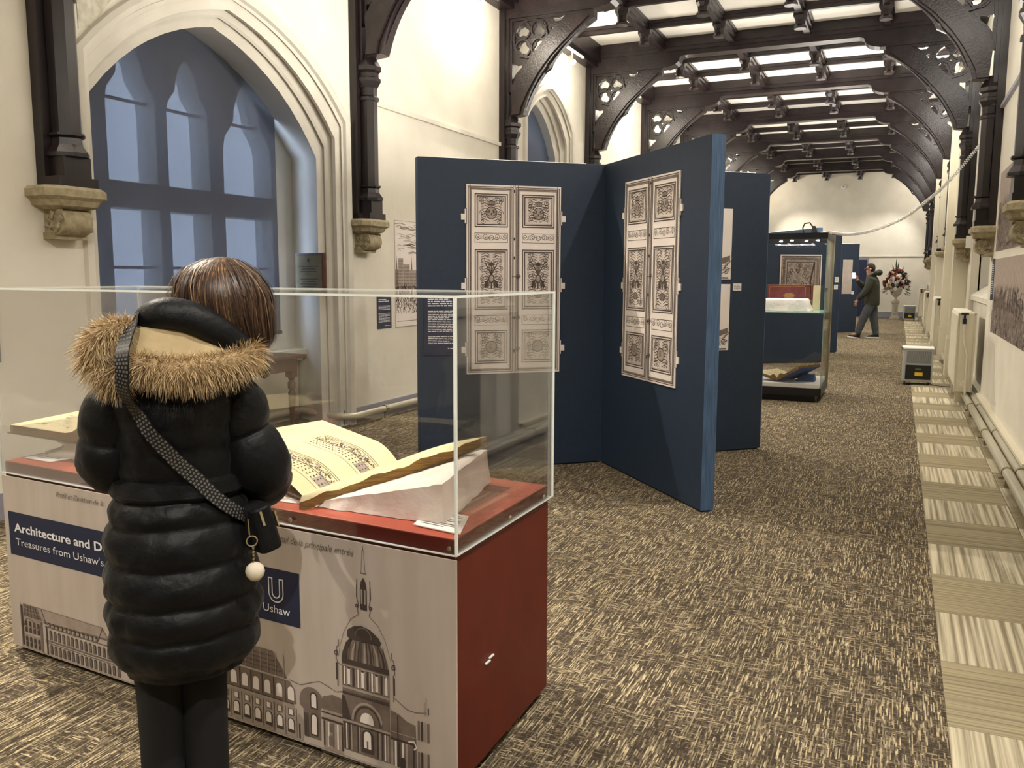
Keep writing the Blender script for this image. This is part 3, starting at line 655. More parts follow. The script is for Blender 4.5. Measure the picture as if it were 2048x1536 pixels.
pD = panel((-1.75, 17.35), (-1.05, 18.05), 2.35, 'navy panel with two small white cards right of the glass cabinet')
pE = panel((-2.2, 23.6), (-1.0, 24.9), 2.35, 'navy panel with a small pink-grey print beside the man')
st = thing('steel_post', (-1.085, 15.83, 0), 'polished steel edge post beside the glass cabinet', 'post')
MB().box(-.055, .055, -.03, .03, 0, 2.19).box(-.06, .06, -.04, .04, 0, .02).build('post_body', 'mirror', st, bevel=.003)

def ornament(ik, u0, v0, u1, v1, seed, kind):
    r = random.Random(seed); w, h = u1-u0, v1-v0; cu = (u0+u1)/2; cv = (v0+v1)/2
    lw = .0032
    if kind == 'frieze':
        n = 4
        for k in range(n):
            u = cu+(k+.5)*w/2/n; ik.curl(u, cv+(.12*h if k % 2 else -.12*h), r.random()*6, h*.36, 1.5*(1 if k % 2 else -1), lw, 0, cu); ik.curl(u, cv, r.random()*6, h*.2, 1, lw*.8, 1, cu)
        ik.arc(cu, cv, h*.25, 0, 2*PI, lw, 0)
        return
    nn = int(h/.019)
    ik.rect(u0-.004, v0-.004, u1+.004, v1+.004, 3, 0)
    for k in range(nn):
        v = v0+h*(k+.5)/nn; a = r.random()*6.28
        ik.curl(cu+w*(.30+.1*r.random()), v, a, w*(.09+.04*r.random()), 1.3*r.choice((-1, 1)), lw*1.1, 0, cu)
        ik.curl(cu+w*(.12+.1*r.random()), v+.01, a+2, w*.07, 1.1*r.choice((-1, 1)), lw, r.choice((0, 1)), cu)
        ik.curl(cu+w*(.36+.06*r.random()), v+.006, a+4, w*.05, .9, lw*1.3, 2, cu, l=1)
        ik.line([(cu+w*.05, v), (cu+w*(.2+.1*r.random()), v+w*.08), (cu+w*.42, v+w*.02)], [lw, lw*1.6, lw*.4], 0)
        ik.line([(cu-w*.05, v), (cu-w*(.2+.1*r.random()), v+w*.08), (cu-w*.42, v+w*.02)], [lw, lw*1.6, lw*.4], 0)
    if kind == 'crown':
        ik.oval(cu, v0+h*.40, w*.23, h*.25, 2); ik.arc(cu, v0+h*.40, w*.23, 0, 2*PI, lw*1.4, 0, ry=h*.25)
        for du, dv in ((-.08, .06), (.08, .06), (0, -.06)): ik.line([(cu+du*w, v0+h*(.34+dv)), (cu+du*w, v0+h*(.46+dv))], [lw*.5, lw*2.4], 0); ik.line([(cu+(du-.04)*w, v0+h*(.40+dv)), (cu+(du+.04)*w, v0+h*(.40+dv))], lw, 0)
        vv = v0+h*.72
        ik.poly([(cu-.14*w, vv), (cu+.14*w, vv), (cu+.16*w, vv+.12*h), (cu, vv+.2*h), (cu-.16*w, vv+.12*h)], 2, 3)
        ik.rect(cu-.14*w, vv-.02*h, cu+.14*w, vv+.02*h, 0, 4)
        for k in range(-3, 4): ik.line([(cu+k*.04*w, vv), (cu+k*.045*w, vv+.13*h), (cu, vv+.2*h)], lw, 0, 4)
    if kind == 'oval':
        ik.oval(cu, cv, w*.24, h*.24, 2, 3); ik.arc(cu, cv, w*.24, 0, 2*PI, lw*2, 0, 4, ry=h*.24); ik.arc(cu, cv, w*.19, 0, 2*PI, lw*.8, 1, 4, ry=h*.19)
        ik.curl(cu-.02*w, cv, 1, w*.1, 1.2, lw*1.2, 0, l=4); ik.curl(cu+.04*w, cv-.02*h, 3, w*.08, -1.2, lw*1.2, 0, l=4)
    if kind == 'trophy':
        for k in range(5):
            a = rad(60+k*15); ln = h*.28
            ik.line([(cu-ln*math.cos(a), cv+.1*h-ln*math.sin(a)), (cu+ln*math.cos(a)*.9, cv+.1*h+ln*math.sin(a)*.9)], [lw*3.4, lw*2], k % 2, 3)
        ik.oval(cu, cv+.02*h, w*.12, h*.09, 0, 4); ik.oval(cu, cv+.02*h, w*.08, h*.065, 2, 5)
        ik.oval(cu, cv+.3*h, w*.10, h*.035, 0, 4); ik.oval(cu, v0+.2*h, w*.14, h*.055, 1, 4); ik.arc(cu, v0+.2*h, w*.15, 0, 2*PI, lw*1.5, 0, 5, ry=h*.06)
        for k in range(6): ik.line([(cu-.12*w, cv-.02*h-k*.022*h), (cu-.26*w, cv-.05*h-k*.022*h)], lw*2.2, 0, 4); ik.line([(cu+.12*w, cv-.02*h-k*.022*h), (cu+.26*w, cv-.05*h-k*.022*h)], lw*2.2, 0, 4)
def door_print(P_, u0, w, z0, z1, label, seed):
    root, a, d, n = P_
    o = a+d*u0+Vector((0, 0, z0))+n*.0005; h = z1-z0
    t = thing('door_print', o, label, 'print')
    out = [(0, 0), (w, 0)]; tabs = (.13, .47, .83)
    for k in tabs: out += [(w, h*k-.045), (w+.012, h*k-.045), (w+.012, h*k-.02), (w+.04, h*k-.02), (w+.04, h*k+.025), (w+.012, h*k+.025), (w+.012, h*k+.06), (w, h*k+.06)]
    out += [(w, h), (0, h)]
    for k in tabs[::-1]: out += [(0, h*k+.06), (-.012, h*k+.06), (-.012, h*k+.025), (-.04, h*k+.025), (-.04, h*k-.02), (-.012, h*k-.02), (-.012, h*k-.045), (0, h*k-.045)]
    bd = MB().plate(out, [], 0, .008, lambda u, v, q: tuple(d*u+Vector((0, 0, v))+n*q)).build('print_board', 'print', t)
    ik = Ink(o+n*.008, d, (0, 0, 1))
    for k in tabs:
        for s_ in (0, w): ik.line([(s_, h*k-.05), (s_, h*k+.065)], .006, 1, 3)
    lw_ = w/2
    for s_ in (0, 1):
        x = s_*lw_
        ik.frame(x+.012, .012, x+lw_-.012, h-.012, .005, 0); ik.frame(x+.022, .022, x+lw_-.022, h-.022, .012, 1, 1); ik.frame(x+.036, .036, x+lw_-.036, h-.036, .003, 0)
        for k in range(int(h/.016)):
            for xx in (x+.026, x+lw_-.031): ik.rect(xx, .03+k*.016, xx+.005, .038+k*.016, 0, 3)
        px0, px1 = x+.062, x+lw_-.052
        for (va, vb, kd) in ((.055, .235, 'oval'), (.262, .315, 'frieze'), (.345, .665, 'trophy'), (.70, .75, 'frieze'), (.78, .955, 'crown')):
            a0, a1 = h*va, h*vb
            if kd == 'frieze':
                ik.frame(px0, a0, px1, a1, .003, 0); ornament(ik, px0+.01, a0, px1-.01, a1, seed+s_*5+int(va*100), kd)
            else:
                ik.frame(px0, a0, px1, a1, .008, 1, 1); ik.frame(px0+.004, a0+.004, px1-.004, a1-.004, .004, 0, 3); ik.frame(px0+.016, a0+.016, px1-.016, a1-.016, .008, 0, 2); ik.frame(px0+.028, a0+.028, px1-.028, a1-.028, .002, 1)
                ik.rect(px0+.03, a0+.03, px1-.03, a1-.03, 2, 1) if False else None
                ornament(ik, px0+.034, a0+.034, px1-.034, a1-.034, seed+s_*7+int(va*90), kd)
    ik.rect(lw_-.007, 0, lw_-.004, h, 0); ik.rect(lw_+.004, 0, lw_+.009, h, 1)
    for v in (.12, .3, .43, .62, .72, .97): ik.oval(lw_, h*v, .008, .012, 0, 4)
    for v in (.13, .52, .30): ik.curl(lw_+.03, h*v, 0, .02, 2, .004, 0, l=4); ik.line([(lw_-.02, h*v), (lw_+.05, h*v)], .004, 0, 4)
    ik.build('printed_drawing', t, ('ink_d', 'ink_m', 'ink_l', 'print2'))
door_print(pA, .362, .745, .75, 2.165, 'cut-out double door print on the left wing, partly behind the glass hood', 11)
door_print(pB, .385, .81, .755, 2.175, 'cut-out double door print on the right wing, seen at a slant', 40)
# text notice on panel A
def board(name, P_, u0, u1, z0, z1, m, label, cat, th=.006, group=None):
    root, a, d, n = P_
    o = a+d*u0+Vector((0, 0, z0))+n*.0005
    t = thing(name, o, label, cat, group)
    MB().plate([(0, 0), (u1-u0, 0), (u1-u0, z1-z0), (0, z1-z0)], [], 0, th, lambda u, v, q: tuple(d*u+Vector((0, 0, v))+n*q)).build('board', m, t)
    return t, Ink(o+n*th, d, (0, 0, 1)), u1-u0, z1-z0
t, ik, w, h = board('text_notice', pA, .035, .315, .90, 1.36, 'label_navy', 'navy text notice with white lettering on the left wing of the panels', 'notice')
words(ik, .03, h-.10, w-.03, h-.03, .016, 0, .5); words(ik, .03, .17, w-.03, h-.12, .0125, 1, .4, 2); words(ik, .03, .08, w-.03, .15, .0125, 1, .4, 3); words(ik, .18, .04, w-.03, .06, .0125, 1, .4, 4)
ik.build('printed_text', t, ('white_txt', 'white_txt', 'white_txt'))
# narrow prints and card on panel C
def eng(ik, w, h, kind, seed=1):
    r = random.Random(seed)
    if kind == 'boat':
        ik.line([(.02*w, .12*h), (.5*w, .05*h), (.98*w, .16*h)], .006, 1)
        for k in range(5): ik.arc(.75*w-.02*k, .38*h-k*.02, .09, -2.4, -.2, .004, k % 2)
        ik.poly([(.5*w, .2*h), (.95*w, .26*h), (.95*w, .34*h), (.6*w, .30*h)], 1); ik.curl(.82*w, .12*h, 0, .03, 2, .005, 0); ik.line([(.6*w, .02*h), (.9*w, .02*h)], .012, 0)
    if kind == 'scene':
        for k in range(260):
            u, v = r.random()*w, h*(.03+.5*r.random()**1.3); l_ = .01+.04*r.random()*w
            a = r.random()*PI; ik.line([(u, v), (u+l_*math.cos(a)*.6, v+l_*math.sin(a))], .002+.005*r.random()*w, r.choice((0, 1, 1, 2)))
        for k in range(60): u, v = r.random()*w*.9, h*(.6+.35*r.random()); ik.line([(u, v), (u+.1*w, v+.01*h), (u+.18*w, v)], .003, 2, 1)
t, ik, w, h = board('narrow_print', pC, .71, .956, 1.47, 2.05, 'print', 'upper narrow print with a boat prow drawing, mostly hidden by the panel end', 'print'); eng(ik, w, h, 'boat'); ik.build('printed_drawing', t)
t, ik, w, h = board('narrow_print', pC, .71, .956, .875, 1.43, 'print', 'lower narrow print with a boat prow drawing, mostly hidden by the panel end', 'print'); eng(ik, w, h, 'boat', 3); ik.build('printed_drawing', t)
t, ik, w, h = board('caption_card', pC, .985, 1.065, 1.375, 1.435, 'white', 'white caption card right of the narrow boat prints', 'card', .003); words(ik, .008, .01, w-.01, h-.008, .008, 1); ik.build('printed_text', t)
t, ik, w, h = board('caption_card', pD, .86, .95, 1.38, 1.48, 'white', 'upper white card on the panel right of the glass cabinet', 'card', .003); words(ik, .01, .02, w-.01, h-.01, .014, 1); ik.build('printed_text', t)
t, ik, w, h = board('caption_card', pD, .85, .94, 1.24, 1.33, 'white', 'lower white card on the panel right of the glass cabinet', 'card', .003); words(ik, .01, .02, w-.01, h-.01, .014, 1); ik.build('printed_text', t)
t, ik, w, h = board('small_print', pE, 1.22, 1.55, 1.03, 1.93, 'banner', 'small tall pinkish print on the panel beside the man', 'print'); eng(ik, w, h, 'scene', 4); ik.build('printed_drawing', t)
t, ik, w, h = board('caption_card', pE, 1.56, 1.64, 1.02, 1.10, 'white', 'tiny white card at the foot of the small tall print', 'card', .003); words(ik, .01, .02, w-.01, h-.01, .014, 1); ik.build('printed_text', t)
t, ik, w, h = board('tapestry_print', pG, .70, 1.45, .98, 1.86, 'print', 'framed tapestry print seen through the glass cabinet', 'print')
ik.rect(.02, .02, w-.02, h-.02, 2); ik.frame(.02, .02, w-.02, h-.02, .012, 0); ik.frame(.12, .12, w-.12, h-.12, .012, 0); r_ = random.Random(5)
for k in range(40):
    for s_ in range(4):
        t_ = k/40; u, v = ((.07, .07+t_*(h-.14)), (w-.07, .07+t_*(h-.14)), (.07+t_*(w-.14), .07), (.07+t_*(w-.14), h-.07))[s_]; ik.curl(u, v, r_.random()*6, .025, 1.2, .007, s_ % 2)
for k in range(150): u, v = .14+r_.random()*(w-.3), .14+r_.random()*(h-.3); ik.curl(u, v, r_.random()*6, .02+.03*r_.random(), 1, .008, r_.choice((0, 1, 1)))
ik.line([(w*.78, .13), (w*.74, h*.5), (w*.82, h-.14)], .03, 0, 4); ik.build('printed_drawing', t)

# ------------------------------------------------------------------ wall pictures and notices
def wallboard(name, X, s_, y0, y1, z0, z1, m, label, cat, th=.006, group=None):
    # s_=+1: board on the left wall facing +x ; -1: right wall facing -x
    d = Vector((0, 1, 0)) if s_ > 0 else Vector((0, -1, 0)); n = Vector((s_, 0, 0)); o = Vector((X, y0 if s_ > 0 else y1, z0))+n*.0005
    t = thing(name, o, label, cat, group)
    MB().plate([(0, 0), (y1-y0, 0), (y1-y0, z1-z0), (0, z1-z0)], [], 0, th, lambda u, v, q: tuple(d*u+Vector((0, 0, v))+n*q)).build('board', m, t)
    return t, Ink(o+n*th, d, (0, 0, 1)), y1-y0, z1-z0
def cityscape(ik, w, h, seed, dark=True):
    r = random.Random(seed); base = .45*h
    for k in range(90): u, v = r.random()*w*.85, h*(.68+.3*r.random()); l_ = .05+.2*r.random(); ik.line([(u, v), (min(u+l_*.5, w), v+.015), (min(u+l_, w), v)], .004+.006*r.random(), 2, 1)
    u = 0
    while u < w-.02:
        bw = .05+.1*r.random(); tp = base+h*(.05+.16*r.random()); bw = min(bw, w-u); ik.rect(u, base-.1*h, u+bw, tp, r.choice((1, 2)), 1)
        if r.random() < .35: ik.poly([(u+bw*.3, tp), (u+bw*.7, tp), (u+bw*.5, tp+.14*h)], 1, 1)
        for a in range(int(bw/.018)):
            for b_ in range(int((tp-base+.08*h)/.035)): ik.rect(u+.005+a*.018, base-.08*h+b_*.035, u+.012+a*.018, base-.08*h+b_*.035+.02, 0, 2)
        u += bw
    for k in range(int(900*w)):
        u, v = r.random()*w, h*(.12+.26*r.random()**.8); a = PI/2+r.uniform(-.6, .6); l_ = .012+.03*r.random()
        uu = u+l_*math.cos(a)
        if 0 < uu < w: ik.line([(u, v), (uu, v+l_*math.sin(a))], .004+.007*r.random(), r.choice((0, 0, 1, 2)))
    ik.frame(.0, .0, w, h, .006, 2)
t, ik, w, h = wallboard('city_engraving', XL, 1, 7.98, 9.1, .93, 2.08, 'print', 'sepia engraving of a crowd before city houses, left of the panels', 'print'); cityscape(ik, w, h, 3); ik.rect(.03, .06, w-.03, .065, 1); ik.build('printed_drawing', t)
t, ik, w, h = wallboard('text_notice', XL, 1, 7.62, 7.90, .93, 1.27, 'label_navy', 'small navy text notice on the cream wall beside the sepia engraving', 'notice', .004)
words(ik, .03, h-.06, w-.05, h-.02, .018, 0, .5); words(ik, .03, .19, w-.03, h-.09, .0125, 0, .4, 2); words(ik, .03, .06, w-.03, .17, .0125, 0, .4, 3); words(ik, .15, .02, w-.03, .04, .0125, 0, .4, 5); ik.build('printed_text', t, ('white_txt',))
t, ik, w, h = wallboard('text_notice', XL, 1, 3.0, 3.47, .96, 1.40, 'label_navy', 'navy notice cut off by the left edge of the photo', 'notice', .004); words(ik, .03, .05, w-.06, h-.05, .02, 0, .4); ik.build('printed_text', t, ('white_txt',))
def ruin(ik, w, h, seed):
    r = random.Random(seed); ik.rect(0, 0, w, h, 2, 1); ik.rect(0, 0, w, h*.30, 1, 1.5)
    for k in range(700):
        u, v = r.random()*w*.97, h*r.random()**1.5*.6; l_ = .02+.07*r.random(); a = r.random()*PI; uu, vv = u+l_*math.cos(a), v+l_*math.sin(a)
        if 0 < uu < w and vv < h: ik.line([(u, v), (uu, vv)], .006+.016*r.random(), r.choice((0, 1, 1, 2)), 2+k % 2)
    u = .05*w
    while u < .85*w:
        bw = .06+.1*r.random(); tp = h*(.45+.2*r.random()); ik.rect(u, .3*h, u+bw, tp, 1, 2)
        if r.random() < .5: ik.poly([(u+bw*.35, tp), (u+bw*.65, tp), (u+bw*.5, tp+.2*h)], 1, 2)
        for a in range(3): ik.rect(u+.012+a*.025, .35*h, u+.022+a*.025, tp-.03, 0, 3)
        u += bw+.04*r.random()
t, ik, w, h = wallboard('ruin_print', XR, -1, 8.25, 10.35, 1.76, 2.56, 'print', 'upper large grey print on the right wall behind the stone corbel', 'print'); ruin(ik, w, h, 8); ik.build('printed_drawing', t)
t, ik, w, h = wallboard('ruin_print', XR, -1, 7.55, 10.30, .93, 1.68, 'print', 'lower large grey print of a turreted castle on the right wall', 'print'); ruin(ik, w, h, 15); ik.build('printed_drawing', t)
t, ik, w, h = wallboard('text_notice', XR, -1, 10.38, 10.62, 1.25, 1.69, 'label_navy', 'navy notice edge beyond the large grey prints', 'notice', .004); words(ik, .03, .05, w-.03, h-.05, .02, 0, .4); ik.build('printed_text', t, ('white_txt',))
for k, (y0, y1) in enumerate(((21.5, 22.4), (22.7, 23.7), (28.2, 29.4))):
    t, ik, w, h = wallboard('far_print', XR, -1, y0, y1, 1.0, 1.75, 'print', ('first', 'second', 'third')[k]+' of the far prints on the right wall past the pilasters', 'print'); ruin(ik, w, h, k+20); ik.build('printed_drawing', t)
sb = thing('sensor_box', (.87, 13.90, 1.90), 'small white sensor box at the fourth corbel on the right', 'sensor'); MB().box(-.03, .045, -.04, .03, 0, .17).build('box_body', 'white', sb, bevel=.004); MB().box(-.032, -.03, -.02, .01, .03, .05).build('led_window', 'black', sb)
cm = thing('ceiling_camera', (-2.05, YE, 4.76), 'small white dome camera high on the far end wall', 'camera'); MB().lathe([(0, 0), (.09, 0), (.09, .04), (.05, .08), (0, .09)], T=Matrix.Rotation(PI/2, 4, 'X'), n=16).build('dome', 'white', cm, smooth=True); MB().lathe([(0, .08), (.03, .08), (.0, .1)], T=Matrix.Rotation(PI/2, 4, 'X'), n=12).build('lens', 'black', cm)
# curly cable hung across the gallery
cv = [(.755, 10.8, 2.96), (.457, 10.83, 2.561), (.222, 10.87, 2.327), (-.025, 10.93, 2.144), (-.342, 11.0, 2.023), (-.60, 11.1, 1.995), (-.80, 11.2, 2.03)]
def crom(P, n):
    P = [Vector(p) for p in P]; out = []
    for i in range(len(P)-1):
        p0, p1, p2, p3 = P[max(i-1, 0)], P[i], P[i+1], P[min(i+2, len(P)-1)]
        for k in range(n):
            t = k/n; out.append(.5*((2*p1)+(-p0+p2)*t+(2*p0-5*p1+4*p2-p3)*t*t+(-p0+3*p1-3*p2+p3)*t**3))
    return out+[P[-1]]
cb = thing('coiled_cable', (.755, 10.8, 2.96), 'white coiled cable slung from the right wall post to the glass cabinet', 'cable')
P_ = crom(cv, 200); hel = []
for i, p in enumerate(P_):
    t = (P_[min(i+1, len(P_)-1)]-P_[max(i-1, 0)]).normalized(); a = t.cross(Vector((0, 1, 0))).normalized(); c_ = t.cross(a); ph = i*.75
    hel.append(p+(a*math.cos(ph)+c_*math.sin(ph))*.016)
keep(MB().tube(hel, .0045, 5).build('coil', 'white', None, smooth='all'), cb)
keep(MB().tube([(.755, 10.8, 2.96), (.80, 10.77, 3.0)], .012, 8).build('cable_clip', 'white'), cb)

# ------------------------------------------------------------------ tall glass cabinet
gc = thing('glass_cabinet', (-1.10, 11.2, 0), 'tall glass display cabinet with dark top and base in the middle of the gallery', 'cabinet')
X0, X1, Y0, Y1 = -.72, .32, -.5, .53
MB().box(X0+.06, X1-.06, Y0+.06, Y1-.06, 0, .075).build('plinth', 'black', gc); MB().box(X0-.01, X1+.01, Y0-.01, Y1+.01, .075, .17).build('base', 'black', gc)
MB().box(X0+.02, X1-.02, Y0+.02, Y1-.02, .17, .215).build('display_deck', 'white', gc)
MB().box(X0-.005, X1+.005, Y0-.005, Y1+.005, 1.93, 2.0).build('top', 'black', gc)
for a in ((X0, X1, Y0, Y0+.008), (X0, X1, Y1-.008, Y1), (X0, X0+.008, Y0+.008, Y1-.008), (X1-.008, X1, Y0+.008, Y1-.008)): MB().box(*a, .17, 1.93).build('pane', 'glass', gc)
for x in (X0, X1): 
    for y in (Y0, Y1): MB().box(x-.004, x+.004, y-.004, y+.004, .17, 1.93).build('glass_corner', 'green_edge', gc)
MB().box(X1-.03, X1+.012, Y1-.02, Y1+.012, .17, 1.97).build('door_edge', 'steel', gc)
MB().box(X0+.01, X1-.01, Y0+.01, Y1-.01, 1.06, 1.07).build('glass_shelf', 'green_edge', gc)
for k in range(6): MB().lathe([(0, 0), (.018, 0), (.018, .006), (0, .006)], (X0+.15+.15*k, .1*(-1)**k, 1.923), 10).build('downlight', EM, gc)
lf = bpy.data.lights.new('cabinet_light', 'AREA'); lf.energy = 9; lf.size = .5; lf.color = WARM2; lo = bpy.data.objects.new('cabinet_light', lf); COL.objects.link(lo); lo.location = (-.2, 0, 1.915); lo.parent = gc
sp = thing('power_adapter', (-1.02, 11.1, 2.0), 'black power adapter with looped lead on top of the glass cabinet', 'adapter')
MB().prism([(.02, -.04), (.11, -.04), (.11, .04), (.02, .04)], 0, .10, sc1=.35, c=(.04, 0)).build('adapter_body', 'black', sp)
MB().tube([(.04, 0, .08), (.0, 0, .14), (-.06, 0, .13), (-.08, 0, .08), (-.07, 0, .02)], .008, 6).build('lead', 'black', sp, smooth=True)
MB().box(.13, .25, -.03, .03, 0, .03).build('socket_strip', 'white', sp)

def surf(mb, f, nu, nv):
    vs = [tuple(f(i/nu, j/nv)) for j in range(nv+1) for i in range(nu+1)]
    fs = [(j*(nu+1)+i, j*(nu+1)+i+1, (j+1)*(nu+1)+i+1, (j+1)*(nu+1)+i) for j in range(nv) for i in range(nu)]
    return mb.add(vs, fs)
def draped(name, loc, sx, sy, h, label, m='white', seed=1, parent=None):
    t = thing(name, loc, label, 'cushion'); r = random.Random(seed); mb = MB(); rings = []
    for z, s_, wob in ((0, 1.12, .06), (.01, 1.09, .05), (h*.5, 1.0, .02), (h*.92, .95, .01), (h, .90, .0)):
        rings.append([(sx*s_*(1+wob*math.sin(9*a+seed))*c_, sy*s_*(1+wob*math.sin(7*a))*d_, z) for a, c_, d_ in [(k*2*PI/48, max(-1, min(1, 1.35*math.cos(k*2*PI/48))), max(-1, min(1, 1.35*math.sin(k*2*PI/48)))) for k in range(48)]])
    mb.loft(rings).build('draped_cloth', m, t, smooth='all'); return t
draped('draped_cushion', (-1.26, 11.15, 1.07), .27, .2, .15, 'white draped support on the glass shelf of the cabinet', 'tissue', 2)
rb = thing('red_leather_book', (-1.22, 11.38, 1.22), 'open red leather book standing on the white support in the cabinet', 'book')
MB().box(-.31, .25, .02, .04, -.03, .17).build('cover', 'redbook', rb, bevel=.004); MB().add([(.25, .02, -.15), (.33, .10, -.15), (.33, .10, .16), (.25, .02, .16), (.25, .05, -.15), (.32, .13, -.15), (.32, .13, .16), (.25, .05, .16)], [(0, 1, 2, 3), (4, 7, 6, 5), (0, 4, 5, 1), (3, 2, 6, 7), (1, 5, 6, 2), (0, 3, 7, 4)]).build('page_block', 'paper', rb)
ik = Ink(Vector(rb.location)+Vector((-.31, .02, -.03)), (1, 0, 0), (0, 0, 1)); ik.frame(.03, .02, .53, .18, .006, 0); ik.oval(.27, .06, .07, .035, 0); ik.frame(.46, .02, .53, .18, .01, 0); ik.build('gold_tooling', rb, ('gilt',))
def vbook(name, loc, rz, w, l, th, lift, label, cover='leather', prints=True):
    t = thing(name, loc, label, 'book', rz=rz)
    def page(s_, lf):
        def f(u, v, top): 
            x = s_*u*w; hump = .028*math.sin(min(1, u*3.2)*PI)*(1-u)*1.5
            z = lf*u+(th+hump if top else 0); return (x, (v-.5)*l, z)
        mb = MB(); surf(mb, lambda u, v: f(u, v, True), 14, 4); surf(mb, lambda u, v: f(u, v, False), 14, 4)
        return mb, f
    for s_, lf in ((-1, lift[0]), (1, lift[1])):
        mb, f = page(s_, lf); mb.build('page', 'paper', t, smooth='all')
        mb = MB()
        for v in (0, 1):
            pts = [f(u/14, v, True) for u in range(15)]+[f(u/14, v, False) for u in range(14, -1, -1)]
            mb.add([(x, y+(v-.5)*.002, z) for x, y, z in pts], [(i, i+1, 28-i, 29-i) for i in range(14)])
        a, c_ = f(1, 0, True), f(1, 1, True); d_, e = f(1, 1, False), f(1, 0, False); mb.add([(p[0]+s_*.001, p[1], p[2]) for p in (a, c_, d_, e)], [(0, 1, 2, 3)])
        mb.build('page_edges', 'gilt', t)
        mb = MB(); a = f(1.03, -.01, False); q = [(0, -l*.51, -.006), (s_*w*1.03, -l*.51, lf*1.03-.006), (s_*w*1.03, l*.51, lf*1.03-.006), (0, l*.51, -.006)]
        mb.add(q+[(x, y, z+.004) for x, y, z in q], [(0, 1, 2, 3), (4, 5, 6, 7), (0, 1, 5, 4), (1, 2, 6, 5), (2, 3, 7, 6), (3, 0, 4, 7)]); mb.build('cover', cover, t)
        if prints:
            mb = MB(); r = random.Random(4)
            for k in range(110):
                u, v = .15+.7*r.random(), .12+.75*r.random(); du, dv = .02+.04*r.random(), .004+.01*r.random()
                vs = [Vector(f(uu, vv, True))+Vector((0, 0, .0015)) for uu, vv in ((u, v), (u+du, v), (u+du, v+dv), (u, v+dv))]; mb.add([tuple(p) for p in vs], [(0, 1, 2, 3)])
            mb.build('engraving', 'ink_m', t)
    return t
vbook('open_album', (-1.19, 11.0, .235), rad(-28), .30, .44, .03, (.06, .17), 'open album with dark tilted cover on the white deck of the cabinet', 'velvet')
wd_ = thing('book_wedge', (-1.0, 11.12, .215), 'small blue book rest under the open album', 'book rest'); MB().prism([(-.10, -.12), (.13, -.12), (.13, .12), (-.10, .12)], 0, .085, sc1=.6, c=(.09, 0)).build('rest_body', 'velvet', wd_)

# ------------------------------------------------------------------ near display case
FL, FR, BR = Vector((-3.168, 2.186, 0)), Vector((-1.074, 2.026, 0)), Vector((-1.071, 2.735, 0)); BL = FL+BR-FR
dc = thing('display_case', FL, 'russet red display plinth with a printed banner front and clear acrylic hood', 'display case')
def quad(off): # offset polygon outward
    c = (FL+FR+BR+BL)/4; out = []
    eu = (FR-FL).normalized(); ev = (BR-FR).normalized()
    for p, a, b_ in ((FL, -1, -1), (FR, 1, -1), (BR, 1, 1), (BL, -1, 1)): q = p+eu*a*off+ev*b_*off; out.append((q.x, q.y))
    return out
keep(MB().prism(quad(-.035), 0, .03).build('toe_kick', 'red'), dc)
keep(MB().prism(quad(-.008), .03, .71).build('plinth_body', 'red', bevel=.003), dc)
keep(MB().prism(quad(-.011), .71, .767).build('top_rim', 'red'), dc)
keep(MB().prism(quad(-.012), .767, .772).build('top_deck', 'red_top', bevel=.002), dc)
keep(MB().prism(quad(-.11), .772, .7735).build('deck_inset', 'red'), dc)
eu = (FR-FL).normalized(); ef = Vector((eu.y, -eu.x, 0)); LW = (FR-FL).length
keep(MB().plate([(0, .022), (LW, .022), (LW, .715), (0, .715)], [], 0, .007, lambda u, v, q: tuple(FL+eu*u+Vector((0, 0, v))+ef*(q-.006))).build('banner', 'banner'), dc)
O_ = FL+ef*.0012
# hood
hq = [Vector((*p, 0)) for p in quad(.002)]; ZT = 1.438; ZB = .73
hood = bpy.data.objects.new('hood', None); COL.objects.link(hood); keep(hood, dc)
def hchild(o): o.parent = hood; return o
th = .006
for a, c_ in zip(hq, hq[1:]+hq[:1]):
    d = (c_-a).normalized(); n = Vector((d.y, -d.x, 0))
    hchild(MB().plate([(0, ZB), ((c_-a).length, ZB), ((c_-a).length, ZT), (0, ZT)], [], 0, -th, lambda u, v, q: tuple(a+d*u+Vector((0, 0, v))+n*q)).build('pane', 'glass'))
    hchild(MB().plate([(0, ZB-.003), ((c_-a).length, ZB-.003), ((c_-a).length, ZB), (0, ZB)], [], .001, -th, lambda u, v, q: tuple(a+d*u+Vector((0, 0, v))+n*q)).build('polished_edge', 'glass_edge'))
    hchild(MB().plate([(0, ZT), ((c_-a).length, ZT), ((c_-a).length, ZT+.007), (0, ZT+.007)], [], .001, -.002, lambda u, v, q: tuple(a+d*u+Vector((0, 0, v))+n*q)).build('polished_edge', 'glass_edge'))
    hchild(MB().box(a.x-.004, a.x+.004, a.y-.004, a.y+.004, ZB, ZT+.007).build('polished_edge', 'glass_edge'))
hchild(MB().prism([(p.x, p.y) for p in hq], ZT+.001, ZT+.007).build('top_pane', 'glass'))
for u in (.58, 1.50, 2.08): 
    p = FL+eu*u+Vector((0, 0, .748))+ef*.003; keep(MB().lathe([(.007, 0), (.006, .004), (0, .005)], n=10, T=Matrix.Translation(p) @ ef.to_track_quat('Z', 'Y').to_matrix().to_4x4()).build('screw', 'steel'), dc)
for y in (2.38, 2.66): keep(MB().lathe([(.007, 0), (.006, .004), (0, .005)], n=10, T=Matrix.Translation((-1.069, y, .747)) @ Matrix.Rotation(PI/2, 4, 'Y')).build('screw', 'steel'), dc)
keep(MB().box(-1.0795, -1.0735, 2.22, 2.25, .33, .334).box(-1.0795, -1.0735, 2.245, 2.275, .338, .342).build('scratch', 'white'), dc)
# banner drawing (u along the front, v up)
ik = Ink(O_, eu, (0, 0, 1))
ik.rect(.028, .402, .80, .576, 3); ik.rect(1.345, .403, 1.527, .579, 3)
